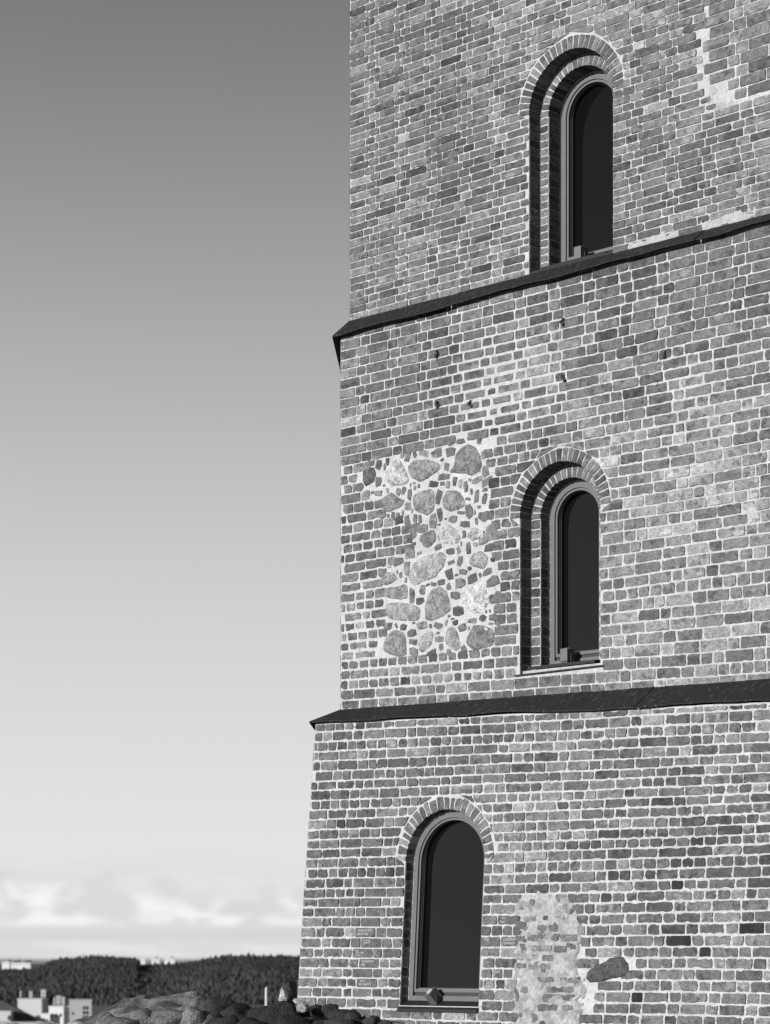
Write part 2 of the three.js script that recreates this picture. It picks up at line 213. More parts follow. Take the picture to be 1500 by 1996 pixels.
function brickInto(S, map, pts, proud, tone, r, back = -0.012, tilt = 0.0016) {
  const c = centroid(pts), n = pts.length, ou = r() * 7, ov = r() * 7, tx = (r() - 0.5) * 2 * tilt, ty = (r() - 0.5) * 2 * tilt;
  const hi = pts.map(([x, y]) => { const dx = c[0] - x, dy = c[1] - y, D = Math.hypot(dx, dy) || 1, m = Math.min(0.0022, D * 0.2); return [x + dx / D * m, y + dy / D * m]; });
  const dep = (x, y) => proud + (x - c[0]) * tx * 8 + (y - c[1]) * ty * 16;
  const uv = (x, y) => [x + ou, y + ov];
  for (let i = 0; i < n; i++) {
    const j = (i + 1) % n, a = pts[i], b = pts[j], A = hi[i], B = hi[j];
    const pa = map(a[0], a[1], back), pb = map(b[0], b[1], back), PA = map(A[0], A[1], dep(...A)), PB = map(B[0], B[1], dep(...B)), PC = map(c[0], c[1], dep(...c) + 0.0008);
    S.tri(pa, pb, PB, tone, uv(...a), uv(...b), uv(...B)); S.tri(pa, PB, PA, tone, uv(...a), uv(...B), uv(...A)); S.tri(PA, PB, PC, tone, uv(...A), uv(...B), uv(...c));
  }
}
function toneOf(r, base) {
  let t = base * Math.exp((r() + r() + r() - 1.5) * 0.5); const k = r();
  if (k < 0.09) t *= 1.4; else if (k < 0.18) t *= 0.68; else if (k < 0.14) t *= 0.45;
  return t;
}
// slow changes across the old masonry: where the joints are wide, where the edges are worn, how the courses lie
const wide = [[2.25, 5.55, 0.55, 0.45, 0.022], [1.9, 5.35, 0.35, 0.25, 0.016], [4.3, 3.4, 0.9, 0.7, 0.006], [0.3, 3.6, 0.35, 0.9, 0.016], [1.4, 2.85, 0.9, 0.22, 0.014], [4.55, 7.75, 0.2, 0.2, 0.03], [1.3, 6.95, 0.5, 0.4, 0.004], [2.2, 7.3, 0.4, 0.5, 0.005], [4.4, 5.0, 0.5, 0.4, 0.01]];
function jointAt(v, u, tier) {
  let j = tier === 'top' ? 0.0085 : tier === 'mid' ? 0.0112 : 0.0150;
  for (const [a, b, sa, sb, k] of wide) j += k * Math.exp(-(((u - a) / sa) ** 2) - (((v - b) / sb) ** 2));
  return j + (fbm(u * 1.3, v * 1.3, 301, 2) - 0.5) * 0.006;
}
function roughAt(v, u, tier) {
  let k = tier === 'top' ? 0.0036 : tier === 'mid' ? 0.0045 : 0.0078;
  if (tier === 'mid' && u < 2.4 && v > 5.1) k = 0.0026;
  if (tier === 'mid' && v < 5 && u < 2.3) k = 0.0075;
  if (tier === 'mid' && u > 3.2) k = 0.006;
  return k * (0.7 + 0.6 * fbm(u * 1.7, v * 1.7, 311, 2));
}
const tiltAt = (v) => -0.031 * Math.exp(-(((v - 2.35) / 1.0) ** 2));
const lie = (v, u) => v + tiltAt(v) * u + (fbm(u * 0.9, v * 2.5, 321, 2) - 0.5) * 0.018;
function cutOf(v) {                                   // what the arched openings take from a course at height v
  for (const k of ['top', 'mid', 'low']) {
    const w = WIN[k], R = w.w + w.ring + 0.006;
    if (v > w.vb - 0.005 && v <= w.vs) return [w.cu - w.w + 0.004, w.cu + w.w - 0.004, w];
    if (v > w.vs && v < w.vs + R) { const h = Math.sqrt(R * R - (v - w.vs) ** 2); return [w.cu - h, w.cu + h, w]; }
  }
  return null;
}
const blocked = [];                                   // areas with masonry of their own: [test(u, v)]
const BRICKS = { top: [], mid: [], low: [], side: [] };
function inside(u, v) { for (const f of blocked) if (f(u, v)) return true; return false; }
function layCourses(tier, o) {
  const r = rng(o.seed), rh = rng(o.seed + 5000), out = [];
  let v = o.from, k = 0;
  while (v < o.to) {
    const h = o.h * (1 + (rh() - 0.5) * (o.hv ?? 0.06)), u0 = o.u0(v), u1 = o.u1(v);
    const lo = (u) => lie(v, u), hi = (u) => lie(v + h, u);
    // clear stretches of this course, as trapeziums [left at bottom, left at top, right at bottom, right at top]
    const vm = lie(v + h / 2, 2.7), a = cutOf(lie(v, 2.7)), b = cutOf(lie(v + h, 2.7)), c = cutOf(vm);
    let runs = [[u0, u0, u1, u1]];
    if (c && !o.plain) { const A = a ?? c, B = b ?? [c[2].cu, c[2].cu]; runs = [[u0, u0, A[0], B[0]], [A[1], B[1], u1, u1]]; }
    for (const [l0, l1, r0, r1] of runs) {
      let x = u0 - ((k % 2) ? o.S * 0.5 + o.Hd * 0.5 : 0) - (r() - 0.5) * 0.03, i = k % 2; const hr = r(), roll = r() * 0.2; let jog = false;
      while (x < Math.max(r0, r1)) {
        const wd = o.wild ? o.wild(x, lie(v, x)) : 0; if (wd && !jog) { x -= roll; jog = true; }
        const isH = wd ? (hr < wd ? true : r() < 0.42) : i % 2;
        const L = (isH ? o.Hd : o.S) * (1 + (r() - 0.5) * (wd ? 0.24 : o.lv ?? 0.08)); i++;
        const xe = x + L, cl = (p, m, M2) => Math.min(Math.max(p, m), M2);
        let q = [cl(x, l0, r0), cl(xe, l0, r0), cl(xe, l1, r1), cl(x, l1, r1)];
        const wB = q[1] - q[0], wT = q[2] - q[3]; x = xe;
        if (Math.max(wB, wT) < 0.05) continue;
        const uc = (q[0] + q[1] + q[2] + q[3]) / 4, vc = (lo(uc) + hi(uc)) / 2;
        if (!o.plain && inside(uc, vc)) continue;
        if (o.keep && !o.keep(uc, vc)) continue;
        const cap = o.cap ? o.cap(uc) : 1e9; if (lo(uc) > cap - 0.03) continue;
        const quad = [[q[0], lo(q[0])], [q[1], lo(q[1])], [q[2], Math.min(hi(q[2]), cap)], [q[3], Math.min(hi(q[3]), cap)]];
        out.push({ tier, quad, uc, vc, r: rng(Math.floor(r() * 4e9)) });
      }
    }
    v += h; k++;
  }
  return out;
}
const bar = (x) => x[0];
const quadBox = (q) => [Math.min(...q.map(bar)), Math.max(...q.map(bar)), Math.min(...q.map((p) => p[1])), Math.max(...q.map((p) => p[1]))];
blocked.push((u, v) => v > 2.8 && v < 5.2 && u < 2.3 && inPoly(STONE_AREA, u, v));
blocked.push((u, v) => v < 0.7 && u > 2.4 && inPoly(RENDER_AREA, u, v) && hash2(u * 97, v * 89, 7) < 0.92);
blocked.push((u, v) => inPoly(LOWER_STONES[1][0].map(([x, y]) => { const c = centroid(LOWER_STONES[1][0]); return [c[0] + (x - c[0]) * 1.22, c[1] + (y - c[1]) * 1.5]; }), u, v));
// the repaired corner of larger bricks high on the right
const seam = (v) => 4.37 + 0.05 * Math.sin(v * 9) + smooth(8.0, 7.62, v) * 0.22;
const repair = (u, v) => v > 7.66 + (u - 4.5) * 0.03 && u > seam(v);
BRICKS.top.push(...layCourses('top', { seed: 11, from: 6.40, to: 11.55, h: 0.0765, S: 0.272, Hd: 0.137, u0: (v) => 0.044, u1: () => FACE, keep: (u, v) => !(v > 7.62 + (u - 4.5) * 0.03 && u > seam(v) - 0.06) }));
BRICKS.top.push(...layCourses('top', { seed: 12, from: 7.66, to: 11.55, h: 0.104, S: 0.275, Hd: 0.138, u0: () => 4.45, u1: () => FACE, keep: (u, v) => repair(u - 0.06, v), lv: 0.14 }));
BRICKS.mid.push(...layCourses('mid', { seed: 21, from: 2.46, to: 6.50, h: 0.0995, S: 0.277, Hd: 0.136, u0: () => 0, u1: () => FACE, cap: (u) => 6.405 + 0.012 * u, lv: 0.10, wild: (u, v) => (u > 3.05 && v < 5.6) ? 0.1 : (u < 2.45 && v < 5.0) ? 0.42 : 0 }));
BRICKS.low.push(...layCourses('low', { seed: 31, from: -1.70, to: 2.44, h: 0.1005, S: 0.274, Hd: 0.136, u0: (v) => MITRE * TIERS.low.o(v) + 0.002, u1: () => FACE, cap: (u) => 2.405 - 0.0357 * u, lv: 0.08, hv: 0.1, wild: (u, v) => (u > 3.4 && v < 0.35) || (u < 1.1 && v < 0.35) ? 0 : 0.2 }));   // near the foot the bond is regular again
const BASE = { top: 0.205, mid: 0.188, low: 0.188 };
const pale = [[4.3, 3.5, 0.8, 0.8, 0.32], [4.7, 4.9, 0.6, 0.45, 0.38], [3.9, 4.9, 0.4, 0.3, 0.25], [2.2, 5.5, 0.5, 0.4, 0.2], [0.4, 3.5, 0.5, 0.9, 0.2], [1.2, 2.8, 0.8, 0.25, 0.3], [0.8, 7.6, 0.8, 0.6, 0.14], [3.6, 7.3, 0.4, 0.6, 0.15], [1.3, 9.0, 0.9, 0.5, -0.1], [5.0, 6.1, 0.6, 0.3, -0.12], [3.2, 5.9, 0.6, 0.3, -0.12], [4.6, 0.95, 0.6, 0.35, -0.2], [0.4, 1.0, 0.5, 0.5, -0.15], [2.9, 1.9, 0.7, 0.3, 0.12]];   // lime bloom and soot on the old brick
function toneHere(b) {
  const n = fbm(b.uc * 0.8, b.vc * 0.9, 401, 3) - 0.5; let t = toneOf(b.r, BASE[b.tier] * (1 + n * 0.8)), up = 1; for (const [a, c, sa, sc, k] of pale) up += k * Math.exp(-(((b.uc - a) / sa) ** 2) - (((b.vc - c) / sc) ** 2)) * (0.5 + b.r()); t *= up;
  if (b.tier === 'mid' && b.vc > 5.1 && b.uc < 4.2) t *= 0.88;
  if (b.tier === 'mid' && b.uc > 3.2 && b.vc < 4.6) t *= 1.12;
  if (b.tier === 'low' && b.uc > 3.1 && b.vc < 1.25 && b.vc > 0.3 && b.r() < 0.38) t *= 0.62;
  if (b.tier === 'low' && b.uc < 0.9 && b.vc < 1.5 && b.vc > 0.5 && b.r() < 0.35) t *= 0.66;
  return t;
}
// wall bodies (mortar), the openings cut through them
function frontWall(name, T, holes, seg, from, to, left, right) {
  const s = new THREE.Shape();
  s.moveTo(left, EYE + T.v0); s.lineTo(right, EYE + T.v0); s.lineTo(right, EYE + T.v1(right)); s.lineTo(left, EYE + T.v1(left)); s.closePath();
  for (const h of holes) s.holes.push(archPath(new THREE.Path(), ...h));
  const g = place(ext(s, seg), T, from, to), p = g.attributes.position;
  for (let i = 0; i < p.count; i++) if (Math.abs(p.getX(i) - left) < 1e-6) p.setX(i, MITRE * T.o(p.getY(i) - EYE) - MITRE * 0 + (p.getZ(i) - T.o(p.getY(i) - EYE)) * MITRE);
  g.computeVertexNormals(); return g;
}
const walls = {};
for (const k of ['low', 'mid', 'top']) {
  const w = WIN[k], T = TIERS[k];
  const hole1 = [w.cu, w.vs, w.w, w.vb], outer = frontWall('wall', T, [hole1], 48, -(w.d2 ? w.d1 + 0.006 : 0.5), 0, 0, FACE);
  const parts = [outer];
  if (w.d2) parts.push(frontWall('wall', T, [[w.cu, w.vs, w.wi, w.vb]], 48, -0.55, -w.d1, 0, FACE));
  walls[k] = mesh('wall', mergeGeometries(parts), M.mortar, tower);
  walls[k].userData.label = { low: 'leaning lowest storey wall of worn grey brick with wide pale joints', mid: 'middle storey brick wall with a patch of fieldstones', top: 'upper storey wall of thin brick courses' }[k];
}
// the other faces of the octagon, and a lid
{
  const B = [FACE, 0], dirs = [];
  for (const k of ['low', 'mid', 'top']) {
    const T = TIERS[k], S = new Soup(), ring = (v) => {
      const o = T.o(v), L0 = [MITRE * o, o], R0 = [FACE + 0.414 * o, o], L1 = [L0[0] + SIDE_DIR[0] * 6.2, L0[1] + SIDE_DIR[1] * 6.2], R1 = [R0[0] + 0.7071 * 6.2, R0[1] - 0.7071 * 6.2];
      return [R0, R1, [R1[0], R1[1] - 6], [4.5, -15.2], [-1.5, -15.2], [L1[0] - 0.1, L1[1] - 5.5], L1, L0].map(([x, z]) => [x, EYE + v, z]);
    };
    const vt = T.v1(0) - (k === 'low' ? 0.25 : 0), a = ring(T.v0), b = ring(vt);
    for (let i = 0; i < a.length - 1; i++) {
      const L = Math.hypot(a[i + 1][0] - a[i][0], a[i + 1][2] - a[i][2]), H = vt - T.v0;
      S.tri(a[i], a[i + 1], b[i + 1], 0.8, [0, 0], [L, 0], [L, H]); S.tri(a[i], b[i + 1], b[i], 0.8, [0, 0], [L, H], [0, H]);
    }
    for (let i = 1; i < b.length - 1; i++) S.tri(b[0], b[i], b[i + 1], 0.8, [0, 0], [1, 0], [1, 1]);
    mesh('side_wall', S.geometry(), M.mortar, tower);
    // bricks on the face round the corner
    const SB = new Soup(), sm = sideMap(T), hgt = k === 'top' ? 0.0765 : 0.1;
    for (const br of layCourses(k, { seed: 60 + k.length + T.v0 * 7, from: T.v0 + 0.05, to: Math.min(vt, k === 'top' ? 10.6 : 99) - 0.03, h: hgt, S: 0.275, Hd: 0.137, u0: () => -2.6, u1: () => 0, plain: true })) brickInto(SB, sm, outline(br.quad, 0.016, 0.005, br.r), 0.004 + br.r() * 0.004, toneOf(br.r, BASE[k]), br.r);
    const sb = mesh('side_brickwork', SB.geometry(), M.brick, tower); sb.userData.kind = 'stuff';
  }
}
// ---- sort the bricks: the 300 that show largest become meshes of their own, the rest one mass
const px = (b) => { const T = TIERS[b.tier], pr = b.quad.map(([u, v]) => { const X = -0.4534 + 0.7431 * u - 0.6691 * T.o(v), Z = 23.5 - 0.6691 * u - 0.7431 * T.o(v); return [750 + 4457 * X / Z, 1870 - 4457 * v / Z]; }); let a = 0; for (let i = 0; i < 4; i++) { const p = pr[i], q = pr[(i + 1) % 4]; a += p[0] * q[1] - q[0] * p[1]; } return pr.every(([x, y]) => x > 0 && x < 1498 && y > 2 && y < 1994) ? Math.abs(a) / 2 : 0; };
const all = [...BRICKS.top, ...BRICKS.mid, ...BRICKS.low]; for (const b of all) b.area = px(b);
const single = new Set([...all].sort((p, q) => q.area - p.area).slice(0, 270));
// bricks with chalk writing, smooth new bricks and black ones: the laid brick that lies there takes that look
for (const [list, tone, rough] of [[CHALK_BRICKS, 0.15, 0.0012], [CHALK_BRICKS_RIGHT, 0.155, 0.005], [BLACK_BRICKS, 0.03, 0.003]]) for (const e of list) {
  const c = centroid(e.slice(0, 4)); let best = null, bd = 0.2; const want = e[1][0] - e[0][0];
  for (const b of BRICKS.low) { if (b.look) continue; const D = Math.hypot(b.uc - c[0], (b.vc - c[1]) * 1.4) + Math.abs(b.quad[1][0] - b.quad[0][0] - want) * 0.25; if (D < bd) { bd = D; best = b; } }
  if (best) { best.look = { tone, rough, text: e[4] }; single.add(best); }
}
const mass = { top: new Soup(), mid: new Soup(), low: new Soup() };
const written = [];
for (const b of all) {
  const jt = jointAt(b.vc, b.uc, b.tier), rg = roughAt(b.vc, b.uc, b.tier), S = single.has(b) ? new Soup() : mass[b.tier], L = b.look;
  const smoothNew = b.tier === 'mid' && b.uc > 4.3 && b.vc > 5.95;
  brickInto(S, frontMap(TIERS[b.tier]), outline(b.quad, L ? 0.012 : jt * (0.75 + b.r() * 0.55), L ? L.rough : smoothNew ? 0.0015 : rg, b.r), 0.004 + b.r() * (b.tier === 'low' ? 0.011 : 0.008), L ? L.tone * (0.95 + b.r() * 0.15) : smoothNew ? 0.17 * (0.95 + b.r() * 0.12) : toneHere(b), b.r, -0.012, L ? 0.0003 : 0.0016);
  if (single.has(b)) { const m = mesh('brick', S.geometry(), M.brick, walls[b.tier]); if (L?.text) { m.userData.label = 'brick with white chalk writing'; written.push(b); } else if (L && L.tone < 0.05) m.userData.label = 'black brick'; }
}
for (const k of ['top', 'mid', 'low']) { const m = mesh('brickwork', mass[k].geometry(), M.brick, tower); m.userData.kind = 'stuff'; }

// ---- chalk writing
function chalk(text, w, h, seed) {
  const W = 256, H = Math.max(64, Math.round(256 * h / w)), cv = document.createElement('canvas'); cv.width = W; cv.height = H;
  const g = cv.getContext('2d'), r = rng(seed); g.fillStyle = '#000'; g.fillRect(0, 0, W, H); g.fillStyle = '#fff'; g.strokeStyle = '#fff';
  if (text === '~') { g.lineWidth = 5; for (let k = 0; k < 3; k++) { g.beginPath(); for (let i = 0; i < 9; i++) g.lineTo(W * (0.3 + i * 0.05 + r() * 0.03), H * (0.22 + k * 0.24 + r() * 0.16)); g.stroke(); } }
  else { const lines = text.split('|'), fs = Math.min(H * 0.86 / lines.length, H * 0.42); lines.forEach((l, i) => { g.save(); g.translate(W * (0.06 + r() * 0.1), H * (0.06 + i * 0.9 / lines.length) + fs * 0.8); g.rotate((r() - 0.6) * 0.12); g.font = 'bold ' + Math.round(fs) + 'px sans-serif'; g.fillText(l, 0, 0, W * 0.8); g.restore(); }); }
  const t = new THREE.CanvasTexture(cv); return t;
}
let chalkSeed = 900;
for (const e of written) {
  const b = quadBox(e.quad), w = b[1] - b[0], h = e.quad[3][1] - e.quad[0][1], g = new THREE.PlaneGeometry(w * 0.86, h * 0.74), t = chalk(e.look.text, w, h, chalkSeed++), p = g.attributes.position, map = frontMap(TIERS.low);
  for (let i = 0; i < p.count; i++) p.setXYZ(i, ...map(e.uc + p.getX(i), e.vc + p.getY(i), 0.0175));
  g.computeVertexNormals();
  const wr = mesh('chalk_writing', g, new THREE.MeshStandardMaterial({ color: grey(0.33), roughness: 0.95, alphaMap: t, transparent: true }), walls.low); wr.castShadow = false;
}

// ---- arches: each voussoir is a block that runs through the step it spans
function arch(w, r0, r1, n, d, depth, rough, seed, tone) {
  const g = group('arch', tower), r = rng(seed), map = (u, v, q) => [u, EYE + v, w.T.o(v) + d + q], gap = rough > 0.01 ? 0.013 : 0.010;
  const cuts = [0]; for (let i = 0; i < n; i++) cuts.push(cuts[i] + 1 + (r() - 0.5) * rough * 40); const tot = cuts[n];
  for (let i = 0; i < n; i++) {
    const a0 = Math.PI * cuts[i] / tot, a1 = Math.PI * cuts[i + 1] / tot, k0 = gap / 2 / r0, k1 = gap * 0.62 / r1;
    const R1 = r1 + (r() - 0.5) * rough * 2.5, R0 = r0 - 0.005 + (r() - 0.5) * rough, P = (rr, a) => [w.cu + Math.cos(a) * rr, w.vs + Math.sin(a) * rr];
    const j = () => (r() - 0.5) * rough / r0;
    const am = (a0 + a1) / 2, rm = (R0 + R1) / 2;
    const pts = [P(R0, a0 + k0 + j()), P(rm, a0 + k0 * 0.9 + k1 * 0.2 + j() * 1.3), P(R1 - 0.004, a0 + k1 + j()), P(R1, am + j()), P(R1 - 0.004, a1 - k1 + j()), P(rm, a1 - k0 * 0.9 - k1 * 0.2 + j() * 1.3), P(R0, a1 - k0 + j()), P(R0 + 0.001, am)]; for (const q of pts) { q[0] += (r() - 0.5) * rough * 0.5; q[1] += (r() - 0.5) * rough * 0.5; }
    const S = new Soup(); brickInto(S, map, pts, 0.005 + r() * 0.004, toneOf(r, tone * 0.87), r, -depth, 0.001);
    mesh('arch_brick', S.geometry(), M.brick, g);
  }
  return g;
}
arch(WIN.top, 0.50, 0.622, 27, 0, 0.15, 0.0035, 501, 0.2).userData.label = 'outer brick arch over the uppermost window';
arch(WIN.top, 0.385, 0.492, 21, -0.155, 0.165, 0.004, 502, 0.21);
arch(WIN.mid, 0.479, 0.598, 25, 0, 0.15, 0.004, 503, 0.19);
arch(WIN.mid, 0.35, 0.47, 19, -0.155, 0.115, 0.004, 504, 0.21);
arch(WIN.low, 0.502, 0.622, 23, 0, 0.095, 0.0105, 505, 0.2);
// ---- the jambs: bricks on the reveals and on the stepped-back strip beside each window
function jambs(w, hgt, seed) {
  const S = new Soup(), r = rng(seed), T = w.T, n = Math.ceil((w.vs - w.vb) / hgt), h = (w.vs - w.vb) / n;
  for (let i = 0; i < n; i++) {
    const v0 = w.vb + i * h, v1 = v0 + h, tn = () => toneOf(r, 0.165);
    const step = (uL, uR, z0, dep) => {
      brickInto(S, (a, v, d) => [uL + d, EYE + v, T.o(v) + z0 - a], outline([[0.004, v0], [dep, v0], [dep, v1], [0.004, v1]], 0.005, 0.003, r), 0.005, tn(), r);
      brickInto(S, (a, v, d) => [uR - d, EYE + v, T.o(v) + z0 - dep + a], outline([[0, v0], [dep - 0.004, v0], [dep - 0.004, v1], [0, v1]], 0.005, 0.003, r), 0.005, tn(), r);
    };
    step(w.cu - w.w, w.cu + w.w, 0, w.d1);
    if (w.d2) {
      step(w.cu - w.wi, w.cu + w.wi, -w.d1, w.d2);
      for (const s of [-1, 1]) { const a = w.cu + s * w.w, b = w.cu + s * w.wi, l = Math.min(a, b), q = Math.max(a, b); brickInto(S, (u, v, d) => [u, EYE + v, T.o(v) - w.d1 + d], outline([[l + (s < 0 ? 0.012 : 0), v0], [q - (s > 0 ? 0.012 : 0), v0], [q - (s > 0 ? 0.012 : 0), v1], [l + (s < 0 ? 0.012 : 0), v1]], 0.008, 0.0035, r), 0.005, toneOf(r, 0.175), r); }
    }
  }
  const m = mesh('jamb_brickwork', S.geometry(), M.brick, tower); m.userData.kind = 'stuff';
}
jambs(WIN.top, 0.0765, 601); jambs(WIN.mid, 0.0995, 602); jambs(WIN.low, 0.098, 603);

// ---- windows: frame, sash, glass, sill
const metalMap = (() => {                              // dark paint with pale scratches and flecks; 1 repeat = 2 m x 0.5 m
  const W = 2048, H = 512, cv = document.createElement('canvas'); cv.width = W; cv.height = H; const g = cv.getContext('2d'), r = rng(77);
  g.fillStyle = 'rgb(120,120,120)'; g.fillRect(0, 0, W, H);
  for (let i = 0; i < 900; i++) { const v = 100 + r() * 45; g.fillStyle = `rgba(${v | 0},${v | 0},${v | 0},0.25)`; g.beginPath(); g.ellipse(r() * W, r() * H, 10 + r() * 60, 4 + r() * 14, r() * 3, 0, 7); g.fill(); }
  for (let i = 0; i < 110; i++) { const x = r() * W, y = r() * H, l = 25 + r() * r() * 90, v = 185 + r() * 70; g.strokeStyle = `rgba(${v | 0},${v | 0},${v | 0},${0.35 + r() * 0.6})`; g.lineWidth = 6 + r() * 10; g.beginPath(); g.moveTo(x, y); g.lineTo(x + (r() - 0.5) * 12, y + l); g.stroke(); }
  for (let i = 0; i < 150; i++) { const v = 190 + r() * 65; g.fillStyle = `rgba(${v | 0},${v | 0},${v | 0},${0.3 + r() * 0.7})`; g.beginPath(); g.ellipse(r() * W, r() * H, 5 + r() * r() * 18, 4 + r() * 9, r() * 3, 0, 7); g.fill(); }
  const t = new THREE.CanvasTexture(cv); t.wrapS = t.wrapT = THREE.RepeatWrapping; t.colorSpace = THREE.SRGBColorSpace; t.repeat.set(0.5, 2); return t;
})();
M.metal = new THREE.MeshPhysicalMaterial({ color: grey(0.085), roughness: 0.75, specularIntensity: 0.35, map: metalMap, bumpMap: per(mortarBump, 1.2), bumpScale: 0.008 });
M.sill = new THREE.MeshPhysicalMaterial({ color: grey(0.018), roughness: 0.6, specularIntensity: 0.4 });
function ringGeo(w, a, b, vb, lift, z0, z1) {          // arched band between half widths a > b
  const s = archPath(new THREE.Shape(), w.cu, w.vs, a, vb); s.holes.push(archPath(new THREE.Path(), w.cu, w.vs, b, vb + lift));
  return place(ext(s, 56), w.T, z0, z1);
}
function makeWindow(w, label, o) {
  const g = group('window', tower); g.userData.label = label;
  const d = -(w.d1 + w.d2), W = w.wi - 0.004, vb = w.vb + o.rise;
  mesh('sealant', ringGeo(w, W, W - 0.028, vb - 0.004, 0.012, d - 0.05, d - 0.008), M.seal, g);
  mesh('frame', ringGeo(w, W - 0.020, W - 0.074, vb, 0.05, d - 0.13, d), M.frame, g);
  mesh('gasket', ringGeo(w, W - 0.070, W - 0.084, vb + 0.045, 0.05, d - 0.13, d - 0.030), M.gasket, g);
  mesh('sash', ringGeo(w, W - 0.078, W - 0.098, vb + 0.085, 0.03, d - 0.13, d - 0.014), M.sash, g);
  mesh('sash_trim', ringGeo(w, W - 0.0965, W - 0.1015, vb + 0.112, 0.006, d - 0.06, d - 0.045), M.trim, g);
  mesh('glazing_bead', ringGeo(w, W - 0.096, W - 0.108, vb + 0.11, 0.02, d - 0.13, d - 0.066), M.gasket, g);
  const ps = archPath(new THREE.Shape(), w.cu, w.vs, W - 0.102, vb + 0.115);
  mesh('pane', place(new THREE.ShapeGeometry(ps, 56), w.T, d - 0.10, d - 0.09), M.pane, g);
  // sill: a folded metal sheet
  const S = new THREE.Shape(), T = w.T, zb = T.o(w.vb) + d + 0.01, zf = T.o(w.vb) + o.out, y = EYE + vb;
  S.moveTo(zb - 0.06, y + 0.004); S.lineTo(zb, y + 0.002); S.lineTo(zf, y - o.drop); S.lineTo(zf + 0.004, y - o.drop - 0.028); S.lineTo(zf - 0.008, y - o.drop - 0.028); S.lineTo(zf - 0.012, y - o.drop - 0.012); S.lineTo(zb - 0.06, y - 0.03); S.closePath();
  const sg = new THREE.ExtrudeGeometry(S, { depth: 2 * o.half, bevelEnabled: false }); sg.rotateY(-Math.PI / 2); sg.translate(w.cu + o.half, 0, 0);
  { const p = sg.attributes.position; for (let i = 0; i < p.count; i++) { const x = p.getX(i), z = p.getZ(i); p.setXYZ(i, x, p.getY(i), z); } }
  mesh('sill', sg, M.sill, g);
  return g;
}
makeWindow(WIN.top, 'uppermost arched window of dark glass in a grey frame', { rise: 0.09, half: 0.378, out: -0.03, drop: 0.03 });
makeWindow(WIN.mid, 'middle arched window of dark glass with a grey frame', { rise: 0.09, half: 0.40, out: -0.02, drop: 0.02 });
makeWindow(WIN.low, 'lowest arched window, wide dark glass in a grey frame', { rise: 0.045, half: 0.505, out: 0.035, drop: 0.075 });
// stone seat and thin metal lip below the middle window
{
  const w = WIN.mid, S = new Soup(), s = new THREE.Shape();
  s.moveTo(w.cu - 0.472, EYE + 2.735); s.lineTo(w.cu + 0.472, EYE + 2.735); s.lineTo(w.cu + 0.472, EYE + 2.765); s.lineTo(w.cu - 0.472, EYE + 2.765); s.closePath();
  mesh('window_bed', place(ext(s), w.T, -0.27, -0.035), M.lime, tower);
  const lip = new THREE.Shape(); lip.moveTo(w.cu - 0.53, EYE + 2.716); lip.lineTo(w.cu + 0.52, EYE + 2.724); lip.lineTo(w.cu + 0.52, EYE + 2.736); lip.lineTo(w.cu - 0.53, EYE + 2.728); lip.closePath();
  mesh('drip_strip', place(ext(lip), w.T, -0.17, 0.03), M.sill, tower);
}

{ // metal tray on the floor of the upper recess
  const tray = new THREE.BoxGeometry(0.992, 0.03, 0.34); tray.translate(WIN.top.cu, EYE + 6.588, -0.093 - 0.175); mesh('sill_tray', tray, M.sill, tower);
}
// ---- the two metal ledges, in overlapping sheets, mitred round the corner
function ledge(seed, zin, zout, vt, vb, cutsU, label) {
  const g = group('ledge', tower), r = rng(seed); g.userData.label = label;
  const prof = (u, wob) => { const t = vt(u), b = vb(u) + wob; return [[zin - 0.03, t + 0.004], [zin, t], [zout, b], [zout + 0.003, b - 0.014], [zout - 0.006, b - 0.015], [zout - 0.010, b - 0.006], [zin - 0.03, t - 0.05]]; };
  const at = (u, o, v, side) => side ? [MITRE * o + SIDE_DIR[0] * -u, EYE + v, o + SIDE_DIR[1] * -u] : [u, EYE + v, o];
  cutsU.forEach(([a, b, side], k) => {
    const S = new Soup(), n = Math.max(2, Math.round(Math.abs(b - a) / 0.12)), lift = (k % 2) * 0.003; let prev = null;
    for (let i = 0; i <= n; i++) {
      const u = lerp(a, b, i / n), wob = (fbm(u * 1.6 + seed, 1, seed, 3) - 0.5) * 0.042, P = prof(side ? 0 : u, side ? 0 : wob);
      const ring = P.map(([o, v], q) => { const corner = !side && i === 0 && Math.abs(a) < 1e-6; return { p: at(corner ? MITRE * o : side ? u : Math.max(u, MITRE * o), o, v + lift, side), t: [u, q < 2 ? q * 0.03 : 0.03 + Math.hypot(zout - zin, vt(u) - vb(u)) + (q - 2) * 0.02] }; });
      if (prev) for (let q = 0; q < ring.length; q++) { const m = (q + 1) % ring.length, A = prev[q], B = ring[q], C = ring[m], D = prev[m]; S.tri(A.p, C.p, B.p, 1, A.t, C.t, B.t); S.tri(A.p, D.p, C.p, 1, A.t, D.t, C.t); }
      prev = ring;
      if (i === 0 || i === n) for (let q = 1; q < ring.length - 1; q++) { const [A, B, C] = [ring[0], ring[q], ring[q + 1]]; i ? S.tri(A.p, B.p, C.p, 1, A.t, B.t, C.t) : S.tri(A.p, C.p, B.p, 1, A.t, C.t, B.t); }
    }
    mesh('metal_sheet', S.geometry(), M.metal, g);
  });
}
ledge(701, -0.093, 0.084, () => 6.58, (u) => 6.398 + 0.012 * u, [[0, 1.48, 0], [1.49, 4.42, 0], [4.43, FACE, 0], [-0.0001, -3, 1]], 'upper sloping dark metal ledge');
ledge(702, 0, 0.313, (u) => 2.568 - 0.02 * u, (u) => 2.43 - 0.0357 * u, [[0, 1.66, 0], [1.67, 3.92, 0], [3.93, FACE, 0], [-0.0001, -3, 1]], 'lower wide sloping dark metal ledge');

